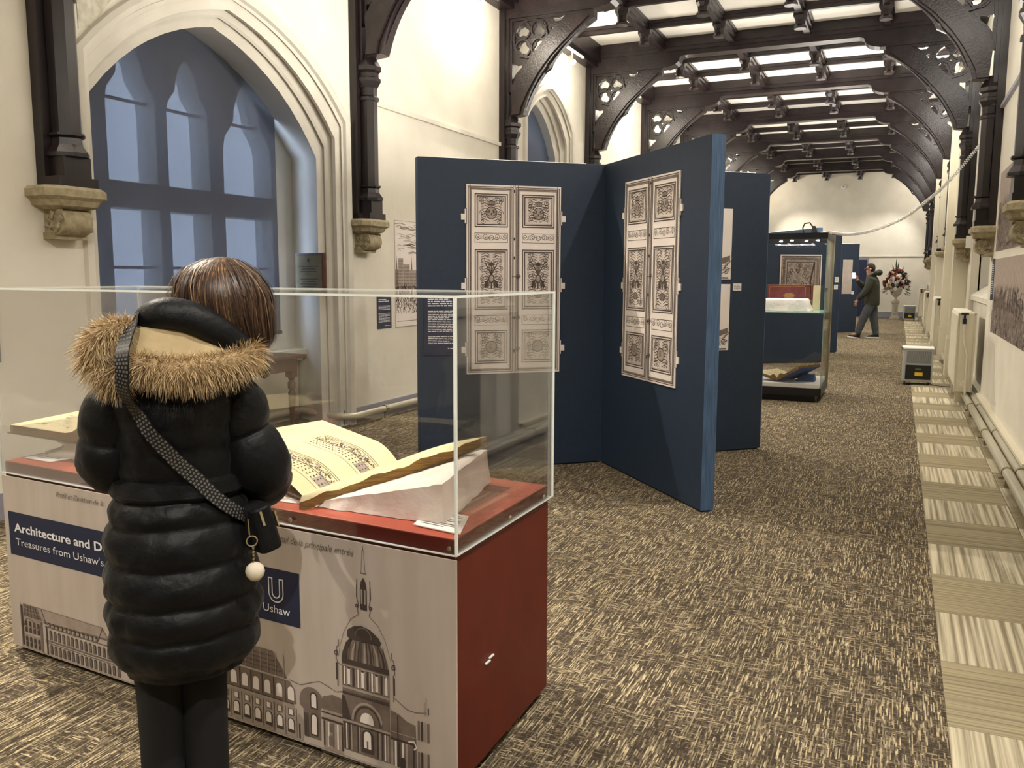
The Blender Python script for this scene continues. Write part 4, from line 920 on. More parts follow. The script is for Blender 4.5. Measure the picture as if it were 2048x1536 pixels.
# left palace
ik.rect(.062, .03, .064, .212, 0); ik.rect(.066, .035, .078, .20, 0)
ik.poly([(.082, .158), (.20, .158), (.165, .208), (.082, .208)], 1)
for k in range(5): ik.line([(.09+.022*k, .160), (.10+.015*k, .205)], .0025, 0, 3)
ik.line([(.082, .178), (.19, .178)], .002, 2, 3); ik.line([(.082, .192), (.175, .192)], .002, 2, 3); ik.rect(.082, .152, .205, .157, 2, 3)
ik.poly([(.165, .208), (.56, .206), (.60, .160), (.215, .148)], 1)
ik.poly([(.17, .206), (.555, .204), (.59, .168), (.21, .158)], 2, 2)
ik.line([(.20, .205), (.225, .152)], .004, 0, 3); ik.line([(.565, .204), (.535, .15)], .003, 0, 3)
for k in range(12): ik.archwin(.245+k*.0255, .143, .014, .018, 0, 3); ik.rect(.241+k*.0255, .145, .247+k*.0255, .155, 2, 4)
for r0, r1, c_ in ((.03, .085, 0), (.09, .15, 0)):
    ik.rect(.082, r0, .185, r1, 2, 1)
    for k in range(4): ik.archwin(.096+k*.026, r0+.004, .016, r1-r0-.012, 0, 2); ik.rect(.091+k*.026, r0+(r1-r0)*.4, .097+k*.026, r0+(r1-r0)*.5, 2, 3)
ik.arc(.118, .118, .034, 0, PI, .004, 1, 3)
ik.rect(.186, .03, .2, .15, 1, 3); ik.rect(.222, .03, .23, .142, 0, 3)
ik.rect(.215, .082, .66, .088, 1, 2); ik.rect(.215, .074, .66, .077, 1, 2); ik.rect(.215, .138, .66, .142, 1, 2)
for k in range(16):
    for v in (.033, .092): ik.archwin(.25+k*.0262, v, .0165, .038, 0, 2); ik.archwin(.25+k*.0262, v+.002, .011, .032, 1, 3)
# gallery left of the dome
ik.poly([(1.2, .225), (1.465, .222), (1.445, .25), (1.405, .303), (1.2, .303)], 1)
for k in range(8): ik.line([(1.22+.033*k, .225), (1.22+.033*k, .30)], .003, 2, 3)
for v in (.24, .255, .27, .285): ik.line([(1.2, v), (1.44-(v-.24)*.7, v)], .0018, 0, 3)
ik.poly([(1.1, .145), (1.50, .145), (1.497, .19), (1.475, .217), (1.1, .219)], 1)
for k in range(7): ik.archwin(1.18+k*.05, .155, .026, .045, 4, 3); ik.rect(1.155+k*.05, .148, 1.158+k*.05, .215, 0, 3)
ik.rect(1.1, .132, 1.49, .145, 2, 2); ik.rect(1.1, .142, 1.49, .145, 0, 3)
ik.rect(1.1, .03, 1.50, .132, 2, 1)
for k in range(8):
    ik.rect(1.13+k*.048, .102, 1.155+k*.048, .126, 1, 3); ik.rect(1.135+k*.048, .106, 1.15+k*.048, .124, 4, 4)
    ik.archwin(1.142+k*.048, .045, .03, .05, 0, 3); ik.archwin(1.142+k*.048, .056, .022, .036, 4, 4); ik.rect(1.165+k*.048, .033, 1.167+k*.048, .13, 0, 3)
# linking bay with arch
ik.line([(1.475, .222), (1.52, .216), (1.57, .236), (1.60, .246), (1.64, .236), (1.665, .228), (1.69, .236)], .0022, 1)
ik.poly([(1.53, .05), (1.60, .05)]+[(1.60, .15)]+[(1.565+.05*math.cos(a), .17+.048*math.sin(a)) for a in [PI*k/10 for k in range(11)]]+[(1.515, .15), (1.53, .14)], 1)
ik.archwin(1.575, .15, .03, .055, 0, 3); ik.archwin(1.575, .154, .02, .046, 4, 4); ik.archwin(1.575, .06, .03, .075, 0, 3); ik.archwin(1.575, .065, .021, .065, 4, 4)
ik.rect(1.61, .03, 1.69, .20, 2, 1); ik.poly([(1.61, .16), (1.69, .16), (1.69, .21), (1.65, .215), (1.61, .20)], 1, 2); ik.rect(1.605, .125, 1.69, .132, 0, 3); ik.rect(1.605, .148, 1.69, .152, 0, 3)
for k in range(5): ik.rect(1.612+k*.018, .04, 1.618+k*.018, .122, (0, 4, 1, 4, 0)[k], 3)
ik.archwin(1.642, .045, .018, .035, 1, 4); ik.rect(1.636, .09, 1.65, .118, 1, 4)
for k in range(3): ik.rect(1.535+k*.006, .05, 1.538+k*.006, .13, 0, 4)
ik.poly([(1.50, .03), (1.50, .10), (1.513, .118), (1.527, .10), (1.527, .03)], 2, 2); ik.rect(1.51, .035, 1.517, .085, 0, 3)
# dome section
cx = 1.778; dome = [(1.69, .05)]+[(1.69, .33), (1.694, .365), (1.708, .398), (1.722, .412)]+[(1.834, .412), (1.848, .398), (1.862, .365), (1.868, .33), (1.868, .05)]
ik.poly(dome, 1)
for k in range(-3, 4): ik.line([(cx+k*.024, .345), (cx+k*.022, .38), (cx+k*.016, .41)], [.009, .007, .004], 0 if k % 2 else 2, 2); ik.line([(cx+k*.024+.01, .345), (cx+k*.02+.008, .41)], .0025, 0, 3)
ik.poly([(1.69, .33), (1.868, .33), (1.868, .345), (1.69, .345)], 0, 3); ik.rect(1.69, .322, 1.868, .326, 2, 4)
ik.poly([(1.69, .345), (1.694, .365), (1.708, .398), (1.722, .412), (1.73, .412), (1.715, .38), (1.706, .345)], 0, 3)
ik.poly([(1.713, .42), (1.716, .44), (1.74, .455), (1.768, .461), (1.8, .455), (1.832, .435), (1.842, .42), (1.835, .412), (1.722, .412)], 0, 4)
ik.arc(1.775, .425, .03, 0, PI, .003, 1, 5)
for k in range(10): ik.rect(1.697+k*.0175, .262, 1.703+k*.0175, .32, 0 if k % 3 else 4, 3); ik.rect(1.706+k*.0175, .262, 1.710+k*.0175, .32, 2, 3)
for k in (0, 3, 6, 8): ik.rect(1.712+k*.0175, .265, 1.722+k*.0175, .315, 4, 4)
ik.rect(1.69, .25, 1.868, .258, 2, 3); ik.rect(1.69, .232, 1.868, .236, 0, 3)
for k in range(24): ik.rect(1.693+k*.0073, .236, 1.697+k*.0073, .242, 0, 4)
ik.arc(1.784, .155, .056, 0, PI, .008, 2, 3, ry=.062); ik.arc(1.784, .155, .048, 0, PI, .004, 0, 4, ry=.053); ik.archwin(1.784, .155, .05, .035, 4, 5)
ik.rect(1.69, .143, 1.868, .15, 2, 4); ik.rect(1.69, .138, 1.868, .141, 0, 4)
ik.archwin(1.784, .06, .046, .075, 0, 3); ik.archwin(1.784, .075, .027, .055, 4, 4); ik.line([(1.784, .075), (1.784, .10)], .006, 1, 5)
for k, c_ in zip((1.695, 1.702, 1.713, 1.721, 1.745, 1.752, 1.82, 1.828, 1.838, 1.848, 1.858), (0, 4, 0, 2, 0, 2, 0, 2, 0, 4, 2)): ik.rect(k, .055, k+.005, .138, c_, 4)
for s_ in (-1, 1): ik.poly([(cx+s_*.09, .15), (cx+s_*.055, .15), (cx+s_*.08, .225), (cx+s_*.09, .225)], 1 if s_ > 0 else 0, 3)
# outer thin shell, lantern and spire
ik.line([(1.69, .32), (1.676, .325)], .002, 1)
for s_ in (-1, 1):
    ik.line([(cx+s_*.1, .345), (cx+s_*.094, .38), (cx+s_*.078, .43), (cx+s_*.05, .475), (cx+s_*.02, .495)], .0016, 1)
    ik.line([(cx+s_*.105, .25), (cx+s_*.105, .33), (cx+s_*.11, .335), (cx+s_*.107, .375), (cx+s_*.100, .38), (cx+s_*.1, .40)], .004, 1, 2)
    ik.rect(cx+s_*.108-.003, .27, cx+s_*.108+.003, .325, 0, 3); ik.curl(cx+s_*.108, .355, 1, .009, 1.3, .003, 0, l=3)
    ik.line([(cx+s_*.02, .495), (cx+s_*.024, .51), (cx+s_*.02, .525), (cx+s_*.026, .55), (cx+s_*.024, .605)], .004, 1, 2); ik.rect(cx+s_*.025-.002, .545, cx+s_*.025+.002, .585, 0, 3); ik.curl(cx+s_*.026, .52, 0, .006, 1.2, .003, 0, l=3)
    ik.line([(cx+s_*.008, .625), (cx+s_*.003, .69), (cx, .70)], .0015, 0)
ik.poly([(cx-.013, .512), (cx+.013, .512), (cx+.013, .575), (cx+.009, .598), (cx, .612), (cx-.009, .598), (cx-.013, .575)], 0, 3); ik.rect(cx-.009, .53, cx-.003, .575, 2, 4); ik.rect(cx+.003, .53, cx+.009, .575, 2, 4)
ik.rect(cx-.0008, .695, cx+.0008, .708, 0); ik.rect(cx-.012, .622, cx+.012, .626, 1)
# right wing
ik.poly([(1.87, .05), (1.87, .222), (1.90, .215), (1.93, .20), (1.96, .195), (1.965, .05)], 1)
ik.line([(1.885, .262), (1.90, .255), (1.93, .238), (1.96, .236), (2.0, .245)], .0022, 1)
ik.rect(1.99, .235, 2.0, .275, 2, 2); ik.rect(2.004, .24, 2.008, .262, 0, 3); ik.rect(1.997, .275, 1.999, .29, 0)
for k, c_ in enumerate((2, 4, 0, 4, 2, 1, 0)): ik.rect(1.872+k*.013, .05, 1.879+k*.013, .13, c_, 3)
ik.rect(1.87, .133, 1.965, .138, 0, 4); ik.rect(1.87, .155, 1.965, .158, 2, 4); ik.rect(1.895, .05, 1.899, .21, 0, 4); ik.archwin(1.915, .05, .018, .035, 0, 5)
for k in range(4): ik.archwin(1.972+k*.011, .155, .0085, .06, (1, 0, 2, 1)[k], 3); ik.archwin(1.972+k*.011, .06, .0085, .06, (1, 0, 2, 1)[k], 3)
ik.line([(1.935, .14), (1.955, .145), (1.965, .13), (1.955, .12)], .006, 4, 5)
ik.rect(.06, .026, 2.02, .0285, 2)
ik.line([(1.60, .022), (1.95, .022)], .0012, 1); ik.line([(1.60, .018), (1.95, .018)], .0012, 1)
# logo: doubled U
for r_, w_ in ((.030, .0042), (.0155, .0042)):
    ik.line([(1.43-r_, .548), (1.43-r_, .50)]+[(1.43+r_*math.cos(a), .50+r_*math.sin(a)) for a in [PI+PI*k/12 for k in range(13)]]+[(1.43+r_, .548)], w_, 5, 3)
for s_ in (-1, 1): ik.rect(1.43+s_*.0228-.0095, .545, 1.43+s_*.0228+.0095, .549, 5, 3)
ik.build('banner_artwork', dc, ('ink_d', 'ink_m', 'ink_l', 'label_navy', 'print', 'white_txt'))
def btext(s_, u, v, size, m, width=None, shear=0, bold=0):
    cu = bpy.data.curves.new('t', 'FONT'); cu.body = s_; cu.size = size; to = bpy.data.objects.new('t', cu); bpy.context.view_layer.update(); me = bpy.data.meshes.new_from_object(to); w0 = max(x.co.x for x in me.vertices)
    bpy.data.objects.remove(to); bpy.data.meshes.remove(me)
    return text(s_, size, O_+eu*u+Vector((0, 0, v))+ef*.002, eu, (0, 0, 1), m, dc, 'banner_lettering', shear=shear, bold=bold, sx=(width/w0 if width else 1))
btext('Architecture and Design', .067, .500, .047, 'white_txt', .655, bold=.0011)
btext("Treasures from Ushaw's Library", .069, .445, .041, 'white_txt', .695)
btext('Ushaw', 1.372, .434, .038, 'white_txt', .116)
btext('Profil et Elevation de la', .338, .672, .030, 'grey_txt', .272, shear=.35)
btext('dans le Portail de la principale entrée', 1.33, .672, .030, 'grey_txt', .412, shear=.35)

# foam wedge wrapped in tissue
fw = thing('book_wedge', (-1.2, 2.2, .7735), 'white tissue-wrapped foam wedge under the open folio in the case', 'book rest')
def wedge(nx=26, ny=14):
    a, b_, c_, d_ = Vector((-1.80, 2.165, 0)), Vector((-1.185, 2.152, 0)), Vector((-1.285, 2.66, 0)), Vector((-1.80, 2.68, 0))
    def base(u, v): return a*(1-u)*(1-v)+b_*u*(1-v)+c_*u*v+d_*(1-u)*v
    from mathutils import noise as mn
    r = random.Random(9); N_ = [[r.random() for _ in range(40)] for _ in range(40)]
    mb = MB()
    def top(u, v):
        p = base(u, v); e = min(1, min(u, 1-u, v, 1-v)*14)**.5
        z = (.008+.122*max(0, (u*.6-.14)/.46))*(.9+.1*e)+.004*N_[int(u*26)][int(v*14)]; p = p.lerp(base(.5, .5), (1-e)*-.0); return (p.x, p.y, .774+z)
    surf(mb, top, nx, ny)
    for (fu, n_) in ((lambda t: (t, 0), nx), (lambda t: (1, t), ny), (lambda t: (1-t, 1), nx), (lambda t: (0, 1-t), ny)):
        def side(s_, w_):
            u, v = fu(s_); p = Vector(top(u, v)); k = 1-w_; out = (base(u, v)-base(.5, .5)).normalized()*(.010*k*mn.noise(Vector((p.x*14, p.y*14, 1)))+.012*k*k+.006*mn.noise(Vector((p.x*40, p.y*40, w_*4)))*k)
            return (p.x+out.x*(w_ < 1), p.y+out.y*(w_ < 1), .774+(p.z-.774)*w_)
        surf(mb, side, n_, 5)
    return mb
keep(wedge().build('tissue_wrap', 'tissue', None, smooth='all'), fw)
# the open folio
fo = thing('open_folio', (-1.6, 2.3, .80), 'large open folio with engraved strips and gilt edges on the tissue wedge', 'book')
G, G2 = Vector((-1.545, 2.50, .862)), Vector((-1.665, 2.135, .81)); Ff, F2 = Vector((-2.06, 2.76, .925)), Vector((-2.40, 2.42, .87)); P1, P0 = Vector((-1.245, 2.575, .955)), Vector((-1.665, 2.105, .795))
def farpage(u, v, off=0):   # u along the gutter (0 at G), v from the gutter outwards
    p = G.lerp(G2, u).lerp(Ff.lerp(F2, u), v); hump = .05*math.sin(min(1, v*3.6)*PI/2)*(1-v*.75)-.012
    return p+Vector((0, 0, hump+off))
mb = MB(); surf(mb, lambda u, v: farpage(u, v), 16, 24); mb.build('page', 'paper', None, smooth='all'); keep(bpy.context.scene.objects[-1] if False else COL.objects[-1], fo)
mb = MB(); surf(mb, lambda u, v: farpage(0, u, -.036*v*min(1, u*4+.2)), 16, 2); surf(mb, lambda u, v: farpage(u, 1, -.036*v), 8, 2); keep(mb.build('page_edges', 'gilt'), fo)
mb = MB(); q = [farpage(0, 0, -.045), farpage(1, 0, -.045), farpage(1, 1.02, -.045), farpage(0, 1.02, -.045)]; q[0].z = G.z-.02; q[1].z = G2.z-.02; mb.add([tuple(p) for p in q]+[tuple(p+Vector((0, 0, .005))) for p in q], [(0, 1, 2, 3), (4, 5, 6, 7), (0, 1, 5, 4), (1, 2, 6, 5), (2, 3, 7, 6), (3, 0, 4, 7)]); keep(mb.build('cover', 'leather'), fo)
def nearpage(u, v, off=0):  # u along from right to left, v gutter -> fore edge
    p = G.lerp(G2, u).lerp(P1.lerp(P0, u), v); wav = .004*math.sin(u*23)+.003*math.sin(u*51+1); return p+Vector((0, 0, .012*math.sin(v*PI)+off+wav*v))
keep((lambda m_: (surf(m_, nearpage, 24, 8), m_.build('page', 'paper', None, smooth='all'))[1])(MB()), fo)
mb = MB()
surf(mb, lambda u, v: nearpage(u, 1, -v*(.028+.012*math.sin(u*PI)))+Vector((0, -.003*v, 0)), 30, 2); surf(mb, lambda u, v: nearpage(0, u, -v*.03), 8, 2); surf(mb, lambda u, v: nearpage(1, u, -v*.03), 8, 2)
keep(mb.build('page_edges', 'gilt'), fo)
mb = MB(); q = [nearpage(0, 0, -.04), nearpage(1, 0, -.03), nearpage(1, 1.04, -.036), nearpage(0, 1.04, -.036)]; mb.add([tuple(p) for p in q]+[tuple(p+Vector((0, 0, .005))) for p in q], [(0, 1, 2, 3), (4, 5, 6, 7), (0, 1, 5, 4), (1, 2, 6, 5), (2, 3, 7, 6), (3, 0, 4, 7)]); keep(mb.build('cover', 'leather'), fo)
mb = MB(); r_ = random.Random(6)
def pm(u, v, du, dv, mi=0, l=1):
    mb.mi = mi; mb.add([tuple(farpage(a, c_, .0008*l)) for a, c_ in ((u, v), (u+du, v), (u+du, v+dv), (u, v+dv))], [(0, 1, 2, 3)])
def strip(u0, u1, v0, v1, mi, l=1):
    n = 12
    for k in range(n): pm(u0, v0+(v1-v0)*k/n, u1-u0, (v1-v0)/n*1.01, mi, l)
for u0 in (.20, .62):
    strip(u0, u0+.004, .03, .62, 0, 2); strip(u0+.02, u0+.024, .03, .62, 0, 2); strip(u0+.23, u0+.233, .03, .60, 1, 2)
    for k in range(260):
        u, v = u0+.03+.07*r_.random(), .03+.58*r_.random(); pm(u, v, .003+.012*r_.random(), .003+.008*r_.random(), r_.choice((0, 0, 1)), 2)
    strip(u0+.105, u0+.112, .03, .62, 1, 2)
    for a in range(16):
        for c_ in range(3): pm(u0+.125+c_*.03, .04+a*.034, .012, .010, 0 if r_.random() < .7 else 1, 2)
    strip(u0+.10, u0+.20, .03, .10, 2, 1)
keep(mb.build('engraving', ('ink_d', 'ink_m', 'ink_l')), fo)
# second folio on the left, beyond the woman
f2 = vbook('open_folio', (-2.82, 2.52, .84), rad(8), .42, .40, .03, (.03, .055), 'second open folio at the left end of the case, behind the woman', 'leather')
fw2 = thing('book_wedge', (-2.80, 2.47, .7735), 'white tissue-wrapped rest under the left folio', 'book rest')
mb = MB(); rings = []
for z, s_, wb in ((0, 1.15, .09), (.02, .95, .07), (.04, .85, .05), (.055, .95, .02), (.058, .9, 0)): rings.append([(.30*s_*(1+wb*math.sin(11*k*2*PI/40))*max(-1, min(1, 1.3*math.cos(k*2*PI/40))), .14*s_*(1+wb*math.sin(8*k*2*PI/40))*max(-1, min(1, 1.3*math.sin(k*2*PI/40))), z) for k in range(40)])
mb.loft(rings).build('tissue_wrap', 'tissue', fw2, smooth='all')
def card(name, pts, z, label):
    c_ = sum((Vector(p) for p in pts), Vector((0, 0)))/4; t = thing(name, (c_.x, c_.y, z), label, 'label')
    keep(MB().prism(pts, z+.001, z+.004).build('card', 'white'), t)
    p = [Vector((*q, z+.0045)) for q in pts]; mb = MB(); r = random.Random(2)
    for k in range(9):
        v = .12+k*.085
        e = .9 if k % 3 != 2 else .6; mb.add([tuple(p[0].lerp(p[3], a).lerp(p[1].lerp(p[2], a), b_)) for a, b_ in ((.1, v), (e, v), (e, v+.035), (.1, v+.035))], [(0, 1, 2, 3)])
    keep(mb.build('printed_text', 'ink_m'), t)
card('caption_label', [(-1.295, 2.272), (-1.254, 2.102), (-1.085, 2.073), (-1.146, 2.245)], .7735, 'white caption label at the front right corner inside the case')
card('caption_label', [(-3.12, 2.44), (-3.12, 2.25), (-2.955, 2.235), (-2.93, 2.42)], .7735, 'white caption label at the left end inside the case')

# ------------------------------------------------------------------ dehumidifiers
def dehum(loc, label, rz=0):
    t = thing('dehumidifier', loc, label, 'dehumidifier', 'grey dehumidifiers', rz)
    MB().box(-.19, .19, -.16, .17, .05, .50).build('case_body', 'alu', t, bevel=.012)
    MB().box(-.20, .20, -.17, .18, .50, .525).build('top_lid', 'white', t, bevel=.008)
    MB().box(-.14, .165, -.166, -.158, .315, .475).build('air_grille', 'mesh', t)
    mb = MB()
    for k in range(26): mb.box(-.136+k*.0116, -.132+k*.0116, -.169, -.165, .318, .472)
    mb.build('grille_slats', 'alu', t)['kind'] = 'stuff'
    MB().box(-.15, .17, -.168, -.158, .085, .285).build('water_tank', 'black', t, bevel=.006)
    MB().box(-.03, .07, -.171, -.168, .135, .185).build('sticker', 'yellow', t); MB().box(-.025, .05, -.171, -.168, .215, .24).build('handle', 'mesh', t)
    MB().tube([(-.21, -.17, .515), (-.21, .18, .515)], .012, 8).box(-.215, -.19, -.175, -.15, .49, .52).build('carry_bar', 'steel', t)
    for sx in (-.15, .15):
        for sy in (-.12, .13): MB().lathe([(.028, -.012), (.028, .012)], n=12, T=Matrix.Translation((sx, sy, .028)) @ Matrix.Rotation(PI/2, 4, 'Y')).box(sx-.01, sx+.01, sy-.02, sy+.02, .03, .055).build('castor', 'black', t)
    return t
dehum((.30, 13.2, 0), 'grey wheeled dehumidifier with yellow sticker, the nearer one on the pale tiles')
dehum((.385, 32.2, 0), 'grey wheeled dehumidifier far away by the end wall')
pc = thing('power_lead', (.45, 13.1, 0), 'black power lead from the nearer dehumidifier to the right wall', 'lead')
MB().tube([tuple(p) for p in crom([(.0, 0, .05), (.06, -.02, .012), (.2, -.12, .012), (.32, -.1, .012), (.40, 0, .02)], 8)], .006, 6).build('lead', 'black', pc, smooth='all')

# ------------------------------------------------------------------ pedestal, urn and flowers
fx, fy = -.07, 33.6
pd = thing('pedestal', (fx, fy, 0), 'cast stone pedestal carrying the flower urn by the end wall', 'pedestal')
MB().box(-.16, .16, -.16, .16, 0, .05).box(-.13, .13, -.13, .13, .05, .09).box(-.10, .10, -.10, .10, .09, .54).box(-.13, .13, -.13, .13, .54, .58).box(-.15, .15, -.15, .15, .58, .62).build('pedestal_body', 'stonepot', pd, bevel=.006)
mb = MB()
for k in range(3): mb.lathe([(.0, -.012), (.045, -.006), (.045, .006), (0, .012)], n=12, T=Matrix.Translation((0, -.104, .2+.12*k)) @ Matrix.Rotation(PI/2, 4, 'X'))
mb.build('carved_roundels', 'stonepot', pd)
un = thing('urn', (fx, fy, .62), 'cast stone urn on the pedestal holding the flowers', 'urn')
MB().lathe([(.11, 0), (.11, .03), (.05, .06), (.04, .12), (.09, .17), (.17, .26), (.19, .36), (.21, .40), (.21, .43), (.17, .43), (.16, .38)], n=24).build('urn_body', 'stonepot', un, smooth=True)
fl = thing('flower_arrangement', (fx, fy, 1.06), 'large arrangement of red, white and dark flowers in the urn', 'flowers')
r_ = random.Random(12); fm = []
for nm, c in (('red', '#7a1c12'), ('rust', '#a3402a'), ('white', '#e8e4d8'), ('dark', '#2c1a24'), ('cream', '#efe2b8'), ('pink', '#b98a8c')): M['fl_'+nm] = mat('petal_'+nm, c, .7); fm.append('fl_'+nm)
protos = {}
for m_ in fm:
    mb = MB()
    for k in range(8):
        a = k*2*PI/8
        for (r0, z0, w) in ((.055, .01, .022), (.035, .025, .018)):
            aa = a+(.3 if r0 < .05 else 0); c_, s_ = math.cos(aa), math.sin(aa); mb.add([(0, 0, 0), (r0*.6*c_-w*s_, r0*.6*s_+w*c_, z0*1.5), (r0*c_, r0*s_, z0), (r0*.6*c_+w*s_, r0*.6*s_-w*c_, z0*1.5)], [(0, 1, 2, 3)])
    mb.lathe([(.0, 0), (.012, .005), (.012, .015), (0, .02)], n=6); me = mb.build('flower_head', m_, fl); protos[m_] = [me, False]
def outward(o, v): o.rotation_mode = 'QUATERNION'; o.rotation_quaternion = v.to_track_quat('Z', 'Y')
for k in range(150):
    a = r_.random()*2*PI; e = r_.random()**.8*PI/2*1.05; d = Vector((math.cos(a)*math.sin(e), math.sin(a)*math.sin(e), math.cos(e)))
    p = Vector((d.x*.40, d.y*.30, .05+d.z*.62-.0))*(0.72+.36*r_.random()); m_ = r_.choice(fm[:3]*2+fm[3:])
    pr_ = protos[m_]
    o = pr_[0] if not pr_[1] else pr_[0].copy()
    if pr_[1]: COL.objects.link(o)
    pr_[1] = True; o.parent = fl; o.location = p; outward(o, d); o.scale = (1.45,)*3
lp = None
for k in range(90):
    a = r_.random()*2*PI; e = r_.random()**.6*PI/2*1.25; d = Vector((math.cos(a)*math.sin(e), math.sin(a)*math.sin(e), math.cos(e)))
    if lp is None: lp = MB().add([(0, 0, 0), (.02, .008, .05), (.022, 0, .09), (0, 0, .16), (-.022, 0, .09), (-.02, .008, .05), (0, .012, .09)], [(0, 1, 2, 6), (6, 2, 3), (6, 3, 4), (0, 6, 4, 5)]).build('leaf', 'leaf', fl); o = lp
    else: o = lp.copy(); COL.objects.link(o)
    o.parent = fl; o.location = Vector((d.x*.36, d.y*.27, .03+d.z*.50)); outward(o, (d+Vector((r_.uniform(-.4, .4), r_.uniform(-.4, .4), r_.uniform(-.4, .2)))).normalized()); o.scale = (.8+.6*r_.random(),)*3
mb = MB()
for k in range(30):
    a = r_.random()*2*PI; mb.tube([(0, 0, -.1), (.12*math.cos(a), .09*math.sin(a), .15), (.34*math.cos(a), .25*math.sin(a), .1+.45*r_.random())], .006, 4)
for a, h_ in ((-.05, 1.06), (.03, .95), (-.16, .86), (.2, .78)): mb.tube([(a*.3, 0, .4), (a*.8, 0, h_*.8), (a, 0, h_)], [.02, .03, .002], 5)
mb.build('stems', 'leaf', fl)

# ------------------------------------------------------------------ people
def skin_body(name, joints, edges, parent_label, mat_='skin', sub=2):
    # joints: name -> (pos, radius); grown with a Skin modifier
    names = list(joints); me = bpy.data.meshes.new(name); me.from_pydata([joints[n][0] for n in names], [(names.index(a), names.index(b_)) for a, b_ in edges], [])
    o = bpy.data.objects.new(name, me); COL.objects.link(o); sk = o.modifiers.new('skin', 'SKIN'); sk.use_smooth_shade = True
    if not me.skin_vertices: me.skin_vertices.new() if hasattr(me.skin_vertices, 'new') else None
    for i, n in enumerate(names):
        r = joints[n][1]; r = r if isinstance(r, tuple) else (r, r); me.skin_vertices[0].data[i].radius = r
        me.skin_vertices[0].data[i].use_root = (n == 'pelvis')
    ss = o.modifiers.new('sub', 'SUBSURF'); ss.levels = ss.render_levels = sub
    dg = bpy.context.evaluated_depsgraph_get(); ev = o.evaluated_get(dg); m2 = bpy.data.meshes.new_from_object(ev)
    o.modifiers.clear(); o.data = m2; m2.name = name; m2.materials.clear(); m2.materials.append(M[mat_])
    for p in m2.polygons: p.use_smooth = True
    return o
def hand(J, E_, wrist, wp, d, side, n, curl=.5, sc_=1):
    # palm and five fingers: d = direction of the hand, side = thumb side, n = palm normal
    d, side, n = Vector(d).normalized(), Vector(side).normalized(), Vector(n).normalized(); wp = Vector(wp)
    k = wrist+'_palm'; J[k] = (wp+d*.05*sc_, (.030*sc_, .014*sc_)); E_.append((wrist, k))
    for i, (off, ln) in enumerate(((.026, .070), (.009, .078), (-.009, .073), (-.026, .058))):
        p = wp+d*.085*sc_+side*off*sc_; prev = k
        for j, f in enumerate((0, .4, .72, 1)):
            a = curl*f*1.6; q = p+(d*math.cos(a)+n*math.sin(a))*ln*f*sc_; nm = '%s_f%d_%d' % (wrist, i, j); J[nm] = (q, .0085*sc_*(1-.15*f)); E_.append((prev, nm)); prev = nm
    prev = k; p = wp+d*.025*sc_+side*.03*sc_
    for j, f in enumerate((0, .5, 1)):
        q = p+(d*.7+side*.6+n*.5*f).normalized()*.055*f*sc_; nm = '%s_t_%d' % (wrist, j); J[nm] = (q, .010*sc_*(1-.15*f)); E_.append((prev, nm)); prev = nm
V3 = lambda *a: Vector(a)
def face(head, R, parent, T, hair=True):
    pass
# ---- woman
WO = (-1.629, 1.596, 0)
J = {'pelvis': (V3(-.005, 0, .78), (.13, .10)), 'waist': (V3(-.005, 0, .98), (.10, .08)), 'chest': (V3(-.005, .0, 1.13), (.12, .09)), 'collar': (V3(.0, -.01, 1.245), (.07, .06)),
     'neck': (V3(.05, .01, 1.31), .045), 'jaw': (V3(.10, .045, 1.37), (.062, .07)), 'skull': (V3(.12, .03, 1.44), (.078, .09)), 'crown': (V3(.12, .02, 1.49), (.055, .065)),
     'shL': (V3(-.12, 0, 1.22), .05), 'elL': (V3(-.16, .03, 1.02), .038), 'wrL': (V3(-.07, .24, 1.06), .022), 'shR': (V3(.12, 0, 1.22), .05), 'elR': (V3(.205, .02, .965), .038), 'wrR': (V3(.09, .24, 1.02), .022),
     'hipL': (V3(-.075, 0, .70), .075), 'knL': (V3(-.075, .01, .40), .05), 'anL': (V3(-.075, -.02, .09), .032), 'toL': (V3(-.085, .13, .04), .03), 'hipR': (V3(.035, 0, .70), .075), 'knR': (V3(.03, .01, .40), .05), 'anR': (V3(.03, -.02, .09), .032), 'toR': (V3(.04, .13, .04), .03),
     'nose': (V3(.135, .135, 1.405), .012), 'nosebridge': (V3(.13, .11, 1.43), .014), 'chin': (V3(.12, .10, 1.355), .022)}
E_ = [('pelvis', 'waist'), ('waist', 'chest'), ('chest', 'collar'), ('collar', 'neck'), ('neck', 'jaw'), ('jaw', 'skull'), ('skull', 'crown'), ('collar', 'shL'), ('shL', 'elL'), ('elL', 'wrL'), ('collar', 'shR'), ('shR', 'elR'), ('elR', 'wrR'), ('pelvis', 'hipL'), ('hipL', 'knL'), ('knL', 'anL'), ('anL', 'toL'), ('pelvis', 'hipR'), ('hipR', 'knR'), ('knR', 'anR'), ('anR', 'toR'), ('skull', 'nosebridge'), ('nosebridge', 'nose'), ('jaw', 'chin')]
hand(J, E_, 'wrL', (-.07, .24, 1.06), (.6, .6, .1), (0, .1, 1), (1, -.3, 0), .6, .9); hand(J, E_, 'wrR', (.09, .24, 1.02), (-.6, .6, .1), (0, .1, 1), (-1, -.3, 0), .6, .9)
wm = skin_body('person', J, E_, ''); wm.location = WO; wm.rotation_euler.z = rad(45.6)
tag(wm, 'woman in a black quilted coat with fur-trimmed hood, seen from behind at the case', 'person')
mb = MB()
for s_ in (-1, 1): mb.lathe([(0, -.011), (.008, -.008), (.011, 0), (.008, .008), (0, .011)], (.13+s_*.028, .108, 1.425), 10)
mb.build('eyes', 'white', wm, smooth='all'); mb = MB()
for s_ in (-1, 1): mb.lathe([(0, -.005), (.005, 0), (0, .005)], (.13+s_*.028, .117, 1.425), 8)
